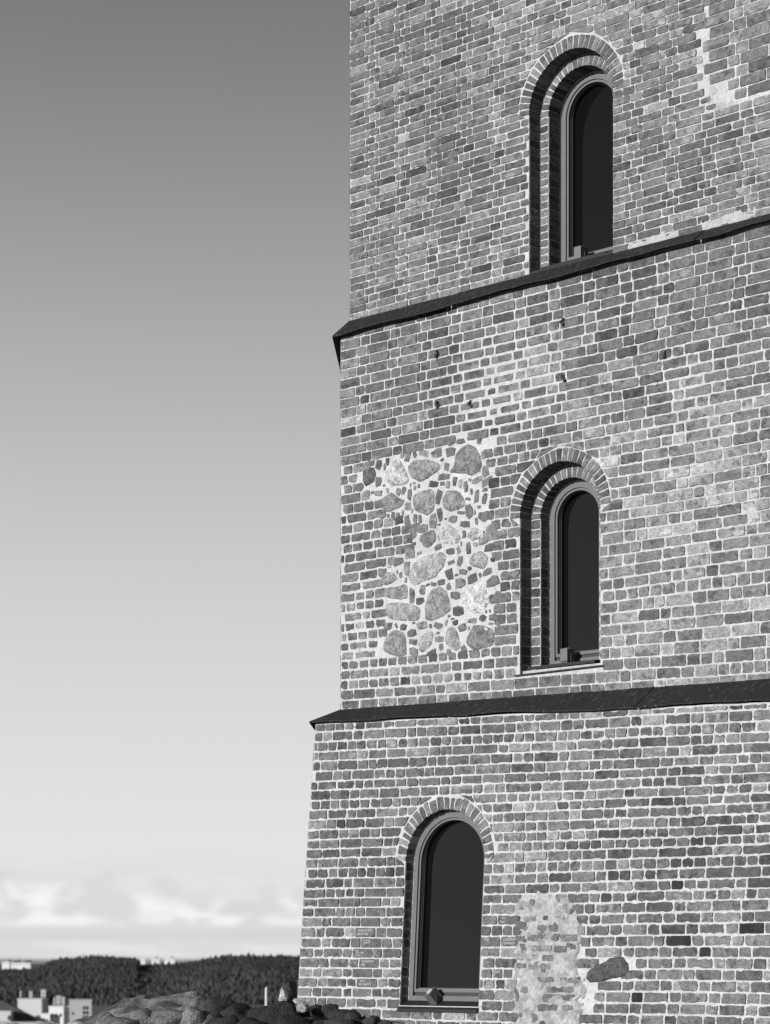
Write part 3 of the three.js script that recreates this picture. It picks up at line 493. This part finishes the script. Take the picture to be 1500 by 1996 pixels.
// ---- fieldstones set in the wall, and the chips of brick between them
function stoneInto(S, map, poly, tone, r, rise) {
  const c = centroid(poly), pts = []; poly.forEach((a, i) => { const b = poly[(i + 1) % poly.length]; for (let k = 0; k < 4; k++) { const t = k / 4; pts.push([lerp(a[0], b[0], t), lerp(a[1], b[1], t)]); } });
  const n = pts.length, sm = pts.map((p, i) => { const a = pts[(i + n - 1) % n], b = pts[(i + 1) % n]; return [(a[0] + 2 * p[0] + b[0]) / 4 + (r() - 0.5) * 0.007, (a[1] + 2 * p[1] + b[1]) / 4 + (r() - 0.5) * 0.007]; });
  const rings = [[1.04, -0.012], [1, 0.004], [0.86, rise * 0.62], [0.58, rise * 0.92], [0.28, rise]], ou = r() * 5, ov = r() * 5, sd = Math.floor(r() * 999);
  const R = rings.map(([k, d], m) => sm.map(([x, y]) => { const X = c[0] + (x - c[0]) * k, Y = c[1] + (y - c[1]) * k; return { p: map(X, Y, d + (m > 1 ? (fbm(X * 14, Y * 14, sd, 4) - 0.5) * 0.045 : 0)), t: [X + ou, Y + ov] }; }));
  const top = { p: map(c[0], c[1], rise + (fbm(c[0] * 14, c[1] * 14, sd, 3) - 0.5) * 0.03), t: [c[0] + ou, c[1] + ov] };
  for (let m = 0; m < R.length - 1; m++) for (let i = 0; i < n; i++) { const j = (i + 1) % n, A = R[m][i], B = R[m][j], C = R[m + 1][j], D = R[m + 1][i]; S.tri(A.p, B.p, C.p, tone, A.t, B.t, C.t); S.tri(A.p, C.p, D.p, tone, A.t, C.t, D.t); }
  const L = R[R.length - 1]; for (let i = 0; i < n; i++) { const j = (i + 1) % n; S.tri(L[i].p, L[j].p, top.p, tone, L[i].t, L[j].t, top.t); }
}
{
  const r = rng(801), map = frontMap(TIERS.mid), grow = (p, k) => { const c = centroid(p); return p.map(([x, y]) => { const dx = x - c[0], dy = y - c[1], D = Math.hypot(dx, dy); return [x + dx / D * k, y + dy / D * k]; }); };
  for (const [p, t] of STONES) { const S = new Soup(); stoneInto(S, map, grow(p, 0.010), t * 1.95, r, 0.016 + r() * 0.016); mesh('stone', S.geometry(true), M.stone, walls.mid); }
  const fat = STONES.map(([p]) => grow(p, 0.018)), box = quadBox(STONE_AREA), placed = [];
  const tryChip = (x, y, a, b, rot) => {
    const n = 6, pts = []; for (let i = 0; i < n; i++) { const an = [0.6, 1.57, 2.54, 3.74, 4.71, 5.68][i] + (r() - 0.5) * 0.5, k = (i % 3 === 1 ? 0.85 : 1.1) * (0.85 + r() * 0.35), X = Math.cos(an) * a * k, Y = Math.sin(an) * b * k; pts.push([x + X * Math.cos(rot) - Y * Math.sin(rot), y + X * Math.sin(rot) + Y * Math.cos(rot)]); }
    if (!inPoly(STONE_AREA, x, y)) return; for (const q of pts) { for (const f of fat) if (inPoly(f, q[0], q[1])) return; } for (const f of fat) if (inPoly(f, x, y)) return;
    const R = Math.max(a, b); for (const [px2, py2, R2, list] of placed) { if (Math.hypot(px2 - x, py2 - y) > R + R2 + 0.05) continue; const G = grow(list, 0.009); for (const q of pts) if (inPoly(G, q[0], q[1])) return; const G2 = grow(pts, 0.009); for (const q of list) if (inPoly(G2, q[0], q[1])) return; }
    placed.push([x, y, R, pts]);
  };
  for (const [tries, s0, s1] of [[2500, 0.055, 0.078], [5000, 0.034, 0.055], [2200, 0.020, 0.034]]) for (let i = 0; i < tries; i++) { const a = lerp(s0, s1, r()); tryChip(lerp(box[0], box[1], r()), lerp(box[2], box[3], r()), a, a * (0.55 + r() * 0.4), r() < 0.5 ? (r() - 0.5) * 0.5 : 1.57 + (r() - 0.5) * 0.9); }
  for (const [, , , pts] of placed) { const S = new Soup(); brickInto(S, map, pts, 0.004 + r() * 0.006, toneOf(r, 0.2), r); mesh('brick_chip', S.geometry(), M.brick, walls.mid); }
  // low down on the right: a torn patch of rough render with bricks showing, and two more stones
  const lm = frontMap(TIERS.low), distTo = (P, x, y) => { let d = 9; P.forEach((a, i) => { const b = P[(i + 1) % P.length], L2 = (b[0] - a[0]) ** 2 + (b[1] - a[1]) ** 2, t = Math.max(0, Math.min(1, ((x - a[0]) * (b[0] - a[0]) + (y - a[1]) * (b[1] - a[1])) / L2)); d = Math.min(d, Math.hypot(x - a[0] - t * (b[0] - a[0]), y - a[1] - t * (b[1] - a[1]))); }); return d; };
  // a hand-spread skin of mortar: uneven, running out to nothing at a ragged edge
  const skin = (name, P, map2, mat, rise, tone, seed, parent, cell = 0.0125) => {
    const G = new Soup(), bx = quadBox(P), at = (u, v) => { const ed = (inPoly(P, u, v) ? 1 : -1) * distTo(P, u, v) + (fbm(u * 16, v * 16, seed, 4) - 0.5) * (cell < 0.0122 ? 0.07 : parent === walls.low ? 0.24 : 0.12); return { ed, p: map2(u, v, Math.min(1, ed / 0.03) * (cell < 0.0122 ? 0.012 : 0.009) + (ed > 0 ? rise * (fbm(u * 8, v * 8, seed + 2, 4) - 0.36) : 0) - 0.002 + 0.004 * fbm(u * 50, v * 50, seed + 4, 2)), t: [u, v], c: tone(u, v) }; };
    const nx = Math.ceil((bx[1] - bx[0] + 0.1) / cell), ny = Math.ceil((bx[3] - bx[2] + 0.1) / cell), grid = [];
    for (let j = 0; j <= ny; j++) for (let i = 0; i <= nx; i++) grid.push(at(bx[0] - 0.05 + i * cell, bx[2] - 0.05 + j * cell));
    for (let j = 0; j < ny; j++) for (let i = 0; i < nx; i++) { const A = grid[j * (nx + 1) + i], B = grid[j * (nx + 1) + i + 1], C = grid[(j + 1) * (nx + 1) + i + 1], D = grid[(j + 1) * (nx + 1) + i]; if (Math.max(A.ed, B.ed, C.ed, D.ed) < -0.012) continue; G.tri(A.p, B.p, C.p, A.c, A.t, B.t, C.t); G.tri(A.p, C.p, D.p, A.c, A.t, C.t, D.t); }
    return mesh(name, G.geometry(true), mat, parent);
  };
  skin('render_patch', RENDER_AREA, lm, M.render, 0.030, (u, v) => lerp(0.40, 0.56, smooth(0.36, 0.58, fbm(u * 14, v * 14, 815, 4))) * lerp(0.7, 1.2, fbm(u * 42, v * 42, 816, 2)), 811, walls.low).userData.label = 'torn patch of rough pale render';
  for (const e of RENDER_BRICKS) { const S = new Soup(), o = outline(e.slice(0, 4), 0.004, 0.013, r); brickInto(S, lm, o, 0.014 + r() * 0.008, e[4] * 1.1, r); mesh('brick_chip', S.geometry(), M.brick, walls.low); }
  for (let i = 0; i < 14; i++) { const b = quadBox(RENDER_AREA), x = lerp(b[0], b[1], r()), y = lerp(b[2], b[3], r()), a = 0.012 + r() * 0.03; if (!inPoly(RENDER_AREA, x, y)) continue; const n = 6, pts = []; for (let k = 0; k < n; k++) { const an = k / n * 6.283 + r() * 0.5, q = 0.7 + r() * 0.5; pts.push([x + Math.cos(an) * a * 1.3 * q, y + Math.sin(an) * a * q]); } const S = new Soup(); brickInto(S, lm, pts, 0.012 + r() * 0.008, toneOf(r, 0.18), r); mesh('brick_chip', S.geometry(), M.brick, walls.low); }
  LOWER_STONES.forEach(([p, t], i) => { const S = new Soup(); stoneInto(S, lm, i ? grow(p, 0.012) : p, t * 1.4, r, i ? 0.02 : 0.022); mesh('stone', S.geometry(true), M.stone, walls.low).userData.label = i ? 'dark elongated boulder built into the wall' : 'pale stone in the render'; });
  // white lime pointing spread over bricks along the upper ledge and around the repair
  const smear = (pts, map2) => skin('mortar_smear', pts, map2, M.lime, 0.006, () => 1, 830, walls.top);
  const tm = frontMap(TIERS.top);
  smear([[3.42, 6.55], [FACE, 6.55], [FACE, 6.64], [5.0, 6.65], [4.75, 6.68], [4.4, 6.66], [4.1, 6.64], [3.8, 6.63], [3.42, 6.61]], tm);
  smear([[4.46, 7.95], [4.54, 7.93], [4.52, 7.72], [4.75, 7.63], [4.72, 7.58], [4.5, 7.62], [4.44, 7.74]], tm);
  // scraps of rusted iron left in the middle wall
  for (const [u, v] of IRON) { const S = new Soup(); for (let k = 0; k < 3; k++) { const x = u + (r() - 0.5) * 0.03, y = v - 0.022 + k * 0.022, a = 0.010 + r() * 0.009; brickInto(S, map, [[x - a, y - a], [x + a * 0.6, y - a * 1.2], [x + a, y + a * 0.4], [x + a * 0.2, y + a * 1.3], [x - a * 0.8, y + a * 0.9]], 0.014 + r() * 0.02, 0.02, r); } mesh('iron_stub', S.geometry(), M.iron, walls.mid); }
}

// ---- floodlights standing on the sills
function floodlight(u, v, z, tilt, label) {
  const g = group(numbered('floodlight')); tag(g, label, 'floodlight', 'floodlights on the window sills');
  const P = tower.localToWorld(new THREE.Vector3(u, EYE + v, z)); g.position.copy(P); g.rotation.y = tower.rotation.y;
  const body = mesh('housing', new RoundedBoxGeometry(0.085, 0.125, 0.12, 2, 0.006), M.lamp, g); body.position.y = 0.085; body.rotation.set(tilt, 0, tilt * 0.4);
  const cap = mesh('rear_cap', new RoundedBoxGeometry(0.075, 0.02, 0.10, 2, 0.004), M.lampDark, body); cap.position.y = -0.068;
  const lens = mesh('lens', new THREE.CylinderGeometry(0.034, 0.034, 0.006, 28), M.lens, body); lens.position.y = 0.064;
  const br = [new THREE.BoxGeometry(0.11, 0.006, 0.03), new THREE.BoxGeometry(0.006, 0.09, 0.03), new THREE.BoxGeometry(0.006, 0.09, 0.03)];
  br[0].translate(0, 0.003, 0); br[1].translate(-0.052, 0.05, 0); br[2].translate(0.052, 0.05, 0);
  mesh('bracket', mergeGeometries(br), M.lampDark, g);
}
tower.updateMatrixWorld(true);
floodlight(2.86, 6.64, -0.093 - 0.20, 0, 'small grey box floodlight on the sill of the uppermost window');
floodlight(2.80, 2.805, -0.16, 0, 'small grey box floodlight on the sill of the middle window');
floodlight(1.60, -0.44, 0.40, 0.7, 'small tilted floodlight on the sill of the lowest window');

// ---------------------------------------------------------------- broken fieldstone wall at the tower's foot
function boulder(S, c, rx, ry, rz, tone, seed) {
  const g = mergeVertices(new THREE.IcosahedronGeometry(1, 4).deleteAttribute('uv').deleteAttribute('normal'), 1e-4), p = g.attributes.position, idx = g.index.array, P = [];
  const r = rng(seed), facets = []; for (let k = 0; k < 16; k++) { const a = r() * 6.283, z = r() * 2 - 1, q = Math.sqrt(1 - z * z); facets.push([Math.cos(a) * q, z, Math.sin(a) * q, 0.58 + r() * 0.3]); }
  for (let i = 0; i < p.count; i++) {
    const v = [p.getX(i), p.getY(i), p.getZ(i)]; let m = 1; for (const f of facets) { const d = v[0] * f[0] + v[1] * f[1] + v[2] * f[2]; if (d > f[3]) m = Math.min(m, f[3] / d); }
    m *= 1.12 + (fbm(v[0] * 2.2 + v[2] * 1.3 + seed, v[1] * 2.2 + v[2] * 1.7, seed, 5) - 0.5) * 0.4 + (fbm(v[0] * 9 + v[2] * 7, v[1] * 9 - v[2] * 5, seed + 3, 3) - 0.5) * 0.16;
    P.push([c[0] + v[0] * rx * m, c[1] + v[1] * ry * m, c[2] + v[2] * rz * m]);
  }
  for (let i = 0; i < idx.length; i += 3) { const [a, b, d] = [P[idx[i]], P[idx[i + 1]], P[idx[i + 2]]]; S.tri(a, b, d, tone, [a[0] + a[2], a[1]], [b[0] + b[2], b[1]], [d[0] + d[2], d[1]]); }
}
{
  const ruin = group('ruined_wall'); ruin.position.set(-2, 0, -23.2); tag(ruin, 'broken dark fieldstone wall running up to the foot of the tower', 'wall');
  let s = 1000; const r = rng(1001), off = (x, y, z) => [x + 2, y, z + 23.2];
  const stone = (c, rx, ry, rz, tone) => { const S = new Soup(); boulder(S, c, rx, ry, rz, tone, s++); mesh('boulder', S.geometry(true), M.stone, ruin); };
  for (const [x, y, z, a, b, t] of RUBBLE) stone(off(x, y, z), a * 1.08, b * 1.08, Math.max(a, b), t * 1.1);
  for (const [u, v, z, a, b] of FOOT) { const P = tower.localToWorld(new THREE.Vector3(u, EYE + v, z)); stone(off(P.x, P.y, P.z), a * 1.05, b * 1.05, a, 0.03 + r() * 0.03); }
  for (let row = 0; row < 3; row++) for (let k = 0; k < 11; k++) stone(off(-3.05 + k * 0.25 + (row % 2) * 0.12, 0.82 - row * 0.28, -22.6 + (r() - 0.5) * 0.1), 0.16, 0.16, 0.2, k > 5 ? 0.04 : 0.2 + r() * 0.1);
  // bed of mortar and rubble the stones sit in
  const core = new THREE.BoxGeometry(3.7, 1.0, 1.2, 60, 14, 18), p = core.attributes.position;
  for (let i = 0; i < p.count; i++) { const x = p.getX(i), y = p.getY(i), z = p.getZ(i); p.setXYZ(i, x - 0.1 - (x > 1 ? 0 : 0), 0.5 + y + (y > 0.4 ? (fbm(x * 3 + 5, z * 3, 1203, 4) - 0.5) * 0.3 : 0), z + 0.1 + (fbm(x * 4, y * 4, 1205, 3) - 0.5) * 0.16); }
  core.computeVertexNormals(); mesh('mortar_bed', core, M.lime, ruin);
  const foot = new THREE.BoxGeometry(1.5, 1.0, 0.5, 30, 12, 8), q = foot.attributes.position;
  for (let i = 0; i < q.count; i++) { const x = q.getX(i), y = q.getY(i), z = q.getZ(i), P = tower.localToWorld(new THREE.Vector3(0.55 + x, 0.55 + y + (y > 0.3 ? (fbm(x * 6 + 3, z * 6, 1207, 3) - 0.5) * 0.2 : 0), 0.68 + z)); q.setXYZ(i, ...off(P.x, P.y, P.z)); }
  foot.computeVertexNormals(); mesh('mortar_bed', foot, M.lime, ruin);
  // a bank of earth and small stones behind the wall
  { const n = 90, m = 24, g = new THREE.PlaneGeometry(1, 1, n, m), p2 = g.attributes.position, S = new Soup(), pt = [], topAt = (x) => { for (let i = 1; i < BANK.length; i++) if (x <= BANK[i][0]) return lerp(BANK[i - 1][1], BANK[i][1], (x - BANK[i - 1][0]) / (BANK[i][0] - BANK[i - 1][0])); return BANK[BANK.length - 1][1]; };
    for (let j = 0; j <= m; j++) for (let i = 0; i <= n; i++) { const x = lerp(BANK[0][0], BANK[BANK.length - 1][0], i / n), z = lerp(-23.6, -28.5, j / m), k = z > -26 ? smooth(-23.4, -26, z) : 1 - smooth(-26, -29, z) * 0.9; pt.push([x + 2, Math.max(0, topAt(x) * lerp(0.55, 1, k) + (fbm(x * 3.5, z * 3.5, 1231, 5) - 0.55) * 0.22), z + 23.2]); }
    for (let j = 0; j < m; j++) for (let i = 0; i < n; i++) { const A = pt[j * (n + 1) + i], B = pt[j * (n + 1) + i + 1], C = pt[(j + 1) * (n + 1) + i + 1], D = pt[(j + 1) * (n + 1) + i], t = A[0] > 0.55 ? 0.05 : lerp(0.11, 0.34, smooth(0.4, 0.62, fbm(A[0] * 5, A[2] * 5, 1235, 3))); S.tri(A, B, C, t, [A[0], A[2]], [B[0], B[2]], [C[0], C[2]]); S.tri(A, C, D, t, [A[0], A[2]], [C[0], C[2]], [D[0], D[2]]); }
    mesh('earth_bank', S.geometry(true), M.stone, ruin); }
  const post = group('wooden_post'); post.position.set(-1.37, 0, -26.4); tag(post, 'thin pale wooden post standing behind the broken wall', 'post');
  const sh = new THREE.CylinderGeometry(0.018, 0.021, 1.36, 10); sh.translate(0, 0.68, 0); mesh('shaft', sh, std(0.4, 0.9), post);
  const cp = new THREE.ConeGeometry(0.021, 0.03, 10); cp.translate(0, 1.375, 0); mesh('tip', cp, std(0.42, 0.9), post);
}

// ---------------------------------------------------------------- ground, city plain and wooded hills
{
  const G = new THREE.RingGeometry(0.01, 90, 96, 40), p = G.attributes.position; G.rotateX(-Math.PI / 2);
  for (let i = 0; i < p.count; i++) { const x = p.getX(i), z = p.getZ(i) - 12, R = Math.hypot(x, p.getZ(i)); p.setY(i, (fbm(x * 0.4, z * 0.4, 1301, 3) - 0.5) * 0.1 * smooth(0, 4, R) - 41 * smooth(32, 88, R)); p.setZ(i, z); }
  G.computeVertexNormals();
  const m = mesh('hilltop', G, std(0.07, 1, { bumpMap: per(mortarBump, 0.5), bumpScale: 0.03 }), scene); tag(m, 'trodden grassy top of the castle hill', null, null, 'structure');
  const plain = new THREE.PlaneGeometry(40000, 40000); plain.rotateX(-Math.PI / 2); plain.translate(0, -40.5, 0);
  tag(mesh('ground', plain, std(0.05, 1), scene), 'dark city plain below the hill', null, null, 'structure');
}
// skyline of the wooded ridge: [metres across at 3800 m, metres above eye]
const RIDGE = [[-1400, -4], [-900, -9], [-640, -16], [-588, -15], [-546, 2], [-511, 4], [-478, 7], [-443, 5.5], [-412, 3], [-405, -8], [-375, -7], [-332, -5], [-298, 2], [-264, 8], [-230, 8.5], [-196, 7], [-162, 8], [-140, 6.5], [0, 8], [300, 2], [900, 5], [1500, 0]];
const ridgeAt = (x) => { for (let i = 1; i < RIDGE.length; i++) if (x <= RIDGE[i][0]) return lerp(RIDGE[i - 1][1], RIDGE[i][1], (x - RIDGE[i - 1][0]) / (RIDGE[i][0] - RIDGE[i - 1][0])); return 0; };
const D0 = 2150, D1 = 3800;
const hillY = (x, d) => { const k = d / D1, top = ridgeAt(x / k) - 7; const t = (d - D0) / (D1 - D0); return t < 1 ? EYE + lerp(-43, top, Math.pow(Math.max(0, t), 0.8)) + (fbm(x * 0.006, d * 0.004, 1401, 3) - 0.5) * 10 * Math.sin(Math.PI * Math.min(1, Math.max(0, t))) : EYE + top - (d - D1) * 0.01; };
{
  const n = 140, m = 40, g = new THREE.PlaneGeometry(1, 1, n, m), p = g.attributes.position;
  for (let i = 0; i < p.count; i++) { const a = p.getX(i) + 0.5, b = p.getY(i) + 0.5, d = lerp(D0 - 120, D1 + 900, b), x = lerp(-1350, 1350, a) * d / D1; p.setXYZ(i, x, hillY(x, d), -d); }
  g.computeVertexNormals(); tag(mesh('hills', g, std(0.035, 1), scene), 'long low hills on the horizon', null, null, 'structure');
  // the wood: crowns too far off to count
  const crown = mergeVertices(new THREE.IcosahedronGeometry(1, 2).deleteAttribute('uv').deleteAttribute('normal'), 1e-4), q = crown.attributes.position;
  for (let i = 0; i < q.count; i++) { const x = q.getX(i), y = q.getY(i), z = q.getZ(i), k = 1 + (fbm(x * 2.5 + 7, y * 2.5 + z * 2.1, 1411, 3) - 0.5) * 1.5, taper = y > 0 ? 1 - 0.4 * y : 1; q.setXYZ(i, x * k * taper, y * 1.7 * k + 1.2, z * k * taper); }
  crown.computeVertexNormals();
  const N = 85000, wood = new THREE.InstancedMesh(crown, std(1, 1), N), r = rng(1421), o = new THREE.Object3D(), col = new THREE.Color();
  for (let i = 0; i < N; i++) {
    const t = Math.pow(r(), 0.75), d = lerp(D0 - 60, D1 + 60, t), x = lerp(-1300, 1100, r()) * d / D1, s = 1.2 + r() * r() * 1.5;
    o.position.set(x, hillY(x, d) - 1, -d); o.rotation.y = r() * 6.283; o.scale.set(s, s * (0.8 + r() * 0.7), s); o.updateMatrix(); wood.setMatrixAt(i, o.matrix);
    const c = 0.010 + r() * r() * 0.012 + 0.036 * fbm(x * 0.02, d * 0.01, 1423, 3); wood.setColorAt(i, col.setRGB(c, c, c));
  }
  wood.name = 'forest'; wood.castShadow = wood.receiveShadow = true; tag(wood, 'dense dark forest covering the far hills', 'forest', null, 'stuff'); scene.add(wood);
}
// ---------------------------------------------------------------- far buildings
const WALL = { white: std(0.58, 0.9), pale: std(0.42, 0.9), grey: std(0.33, 0.9), dark: std(0.05, 0.9), glass: std(0.02, 0.4) };
function house(name, label, x, z, w, d, top, base, wallM, o = {}) {    // a flat-roofed block: walls, parapet, windows, masts
  const g = group(numbered(name)); g.position.set(x, base, z); g.rotation.y = o.turn ?? 0; tag(g, label, 'building', o.group);
  const h = top - base, wl = new THREE.BoxGeometry(w, h, d); wl.translate(0, h / 2, 0); mesh('walls', wl, wallM, g);
  const pr = new THREE.BoxGeometry(w + 0.4, 0.5, d + 0.4); pr.translate(0, h + 0.25, 0); mesh('parapet', pr, o.parapet ?? wallM, g);
  for (const [wx, wy, ww, wh] of o.windows ?? []) { const q = new THREE.BoxGeometry(ww, wh, 0.2); q.translate(wx, h - wy, d / 2 + 0.05); mesh('window', q, WALL.glass, g); }
  for (const [mx, mh, n] of o.masts ?? []) { const parts = []; for (let k = 0; k < n; k++) { const c = new THREE.CylinderGeometry(0.16, 0.2, mh * (1 - 0.2 * (k % 2)), 6); c.translate(mx + (k - (n - 1) / 2) * 0.75, h + mh * (1 - 0.2 * (k % 2)) / 2, 0); parts.push(c); for (let e = 0; e < 2; e++) { const b = new THREE.BoxGeometry(0.5, mh * 0.3, 0.35); b.translate(mx + (k - (n - 1) / 2) * 0.75 + 0.1, h + mh * (0.45 + 0.36 * e), 0.3); parts.push(b); } } mesh('mast', mergeGeometries(parts.map((q) => q.index ? q.toNonIndexed() : q)), WALL.pale, g); }
  for (const [bx, by, bw, bh] of o.boxes ?? []) { const q = new THREE.BoxGeometry(bw, bh, d * 0.5); q.translate(bx, h + by + bh / 2, 0); mesh('roof_box', q, o.boxM ?? wallM, g); }
  return g;
}
const K = 1000 / 4457, bx = (x) => (x - 750) * K, by = (y) => EYE + (1870 - y) * K, LOW = -41;
house('office_block', 'pale windowless block with three roof masts in the town', bx(57), -1010, 10.6, 14, by(1949), LOW, WALL.pale, { turn: -0.06, masts: [[-5.6, 3.8, 1], [-1.0, 3.8, 2], [4.6, 4.6, 3]] });
house('pavilion', 'low pale building with dark gaps beside the windowless block', bx(16), -985, 8.4, 10, by(1971), LOW, WALL.pale, { windows: [[-2.4, 2.4, 2.6, 2.0], [3.6, 2.4, 1.2, 2.0]], parapet: WALL.pale });
house('white_house', 'bright white building crowned with clustered antennas', bx(112), -1000, 6.4, 9, by(1963), LOW, WALL.white, { masts: [[-1.6, 4.2, 1], [0.2, 5.2, 3], [2.4, 4.6, 2]], windows: [[-1.9, 3.4, 0.9, 1.2], [0, 3.4, 0.9, 1.2], [1.9, 3.4, 0.9, 1.2]] });
house('white_annex', 'low white annex next to the antenna building', bx(93), -996, 4.0, 8, by(1977), LOW, WALL.white, { windows: [[-0.9, 2.6, 0.9, 1.1], [0.9, 2.6, 0.9, 1.1]] });
{ const w = []; for (let i = 0; i < 2; i++) for (let k = 0; k < 5; k++) w.push([1.5 + i * 1.45, 3.2 + k * 2.05, 1.05, 1.45]); w.push([-3.3, 5.6, 0.9, 1.0]);
  house('stair_tower', 'grey block with a double column of dark windows', bx(157), -1000, 9.6, 9, by(1950), LOW, WALL.grey, { windows: w, turn: 0.1 }); }
house('wing', 'ribbed pale wing joining the white building and the windowed block', bx(131), -1002, 5, 8, by(1963.5), LOW, WALL.pale, { windows: [[-1.2, 2.9, 0.9, 1.1], [1.2, 2.9, 0.9, 1.1], [-1.2, 5.4, 0.9, 1.1], [1.2, 5.4, 0.9, 1.1]] });
house('front_terrace', 'long low pale terrace roof in front of the town blocks', bx(55), -970, 30, 10, by(1990.5), LOW, WALL.grey, {});
{ // dark pitched roofs between the blocks
  const roof = (label, x, y, z, w, h) => { const g = group(numbered('roofed_house')); g.position.set(x, LOW, z); tag(g, label, 'building'); const s = new THREE.Shape(); s.moveTo(-w / 2, 0); s.lineTo(w / 2, 0); s.lineTo(w / 2, y - LOW - h * 0.9); s.lineTo(-w * 0.2, y - LOW); s.lineTo(-w / 2, y - LOW - 0.2); s.closePath(); const e = new THREE.ExtrudeGeometry(s, { depth: 8, bevelEnabled: false }); e.translate(0, 0, -4); mesh('walls', e, WALL.dark, g); };
  roof('dark hip-roofed house at the edge of the town', bx(12), by(1951), -1006, 10.5, 4.2); roof('dark gabled house below the windowless block', bx(54), by(1969.5), -992, 9.2, 3.4);
}
const K2 = 4500 / 4457, cx = (x) => (x - 750) * K2, cy = (y) => EYE + (1870 - y) * K2;
[[12, 1875, 15, 'wide white flats with dark stair towers on the wooded ridge', [[-5, 0, 3, 4], [6, 0, 3, 5]]], [34, 1877, 24, 'long white slab of flats among trees on the ridge', [[-4, 0, 6, 5], [3, 0, 3, 7]]], [53, 1877, 14, 'white flats with a dark rooftop box at the forest edge', [[0, 0, 8, 5], [5, 0, 3, 6]]],
 [128, 1863.5, 8, 'small pale block just clearing the ridge trees', []], [157, 1859.5, 9, 'white tower block behind the ridge trees', []], [188, 1858.5, 7, 'narrow white roof showing at the top of the ridge', []],
 [279, 1869, 9, 'white block in the dip of the ridge', []], [303, 1868.5, 16, 'pale flats in the dip between two woods', [[2, 0, 5, 3]]], [331, 1867.5, 20, 'wide white flats rising beside the dip in the ridge', [[4, 0, 6, 2.5]]]]
  .forEach(([x, y, w, l, b]) => house('apartment_block', l, cx(x), -4500, w * K2, 14, cy(y), -30, WALL.white, { boxes: b, boxM: WALL.dark, windows: [-0.3, 0, 0.3].map((q) => [q * w * K2, 3.2, w * K2 * 0.12, 1.8]), group: 'flats on the skyline' }));

renderer.render(scene, camera);
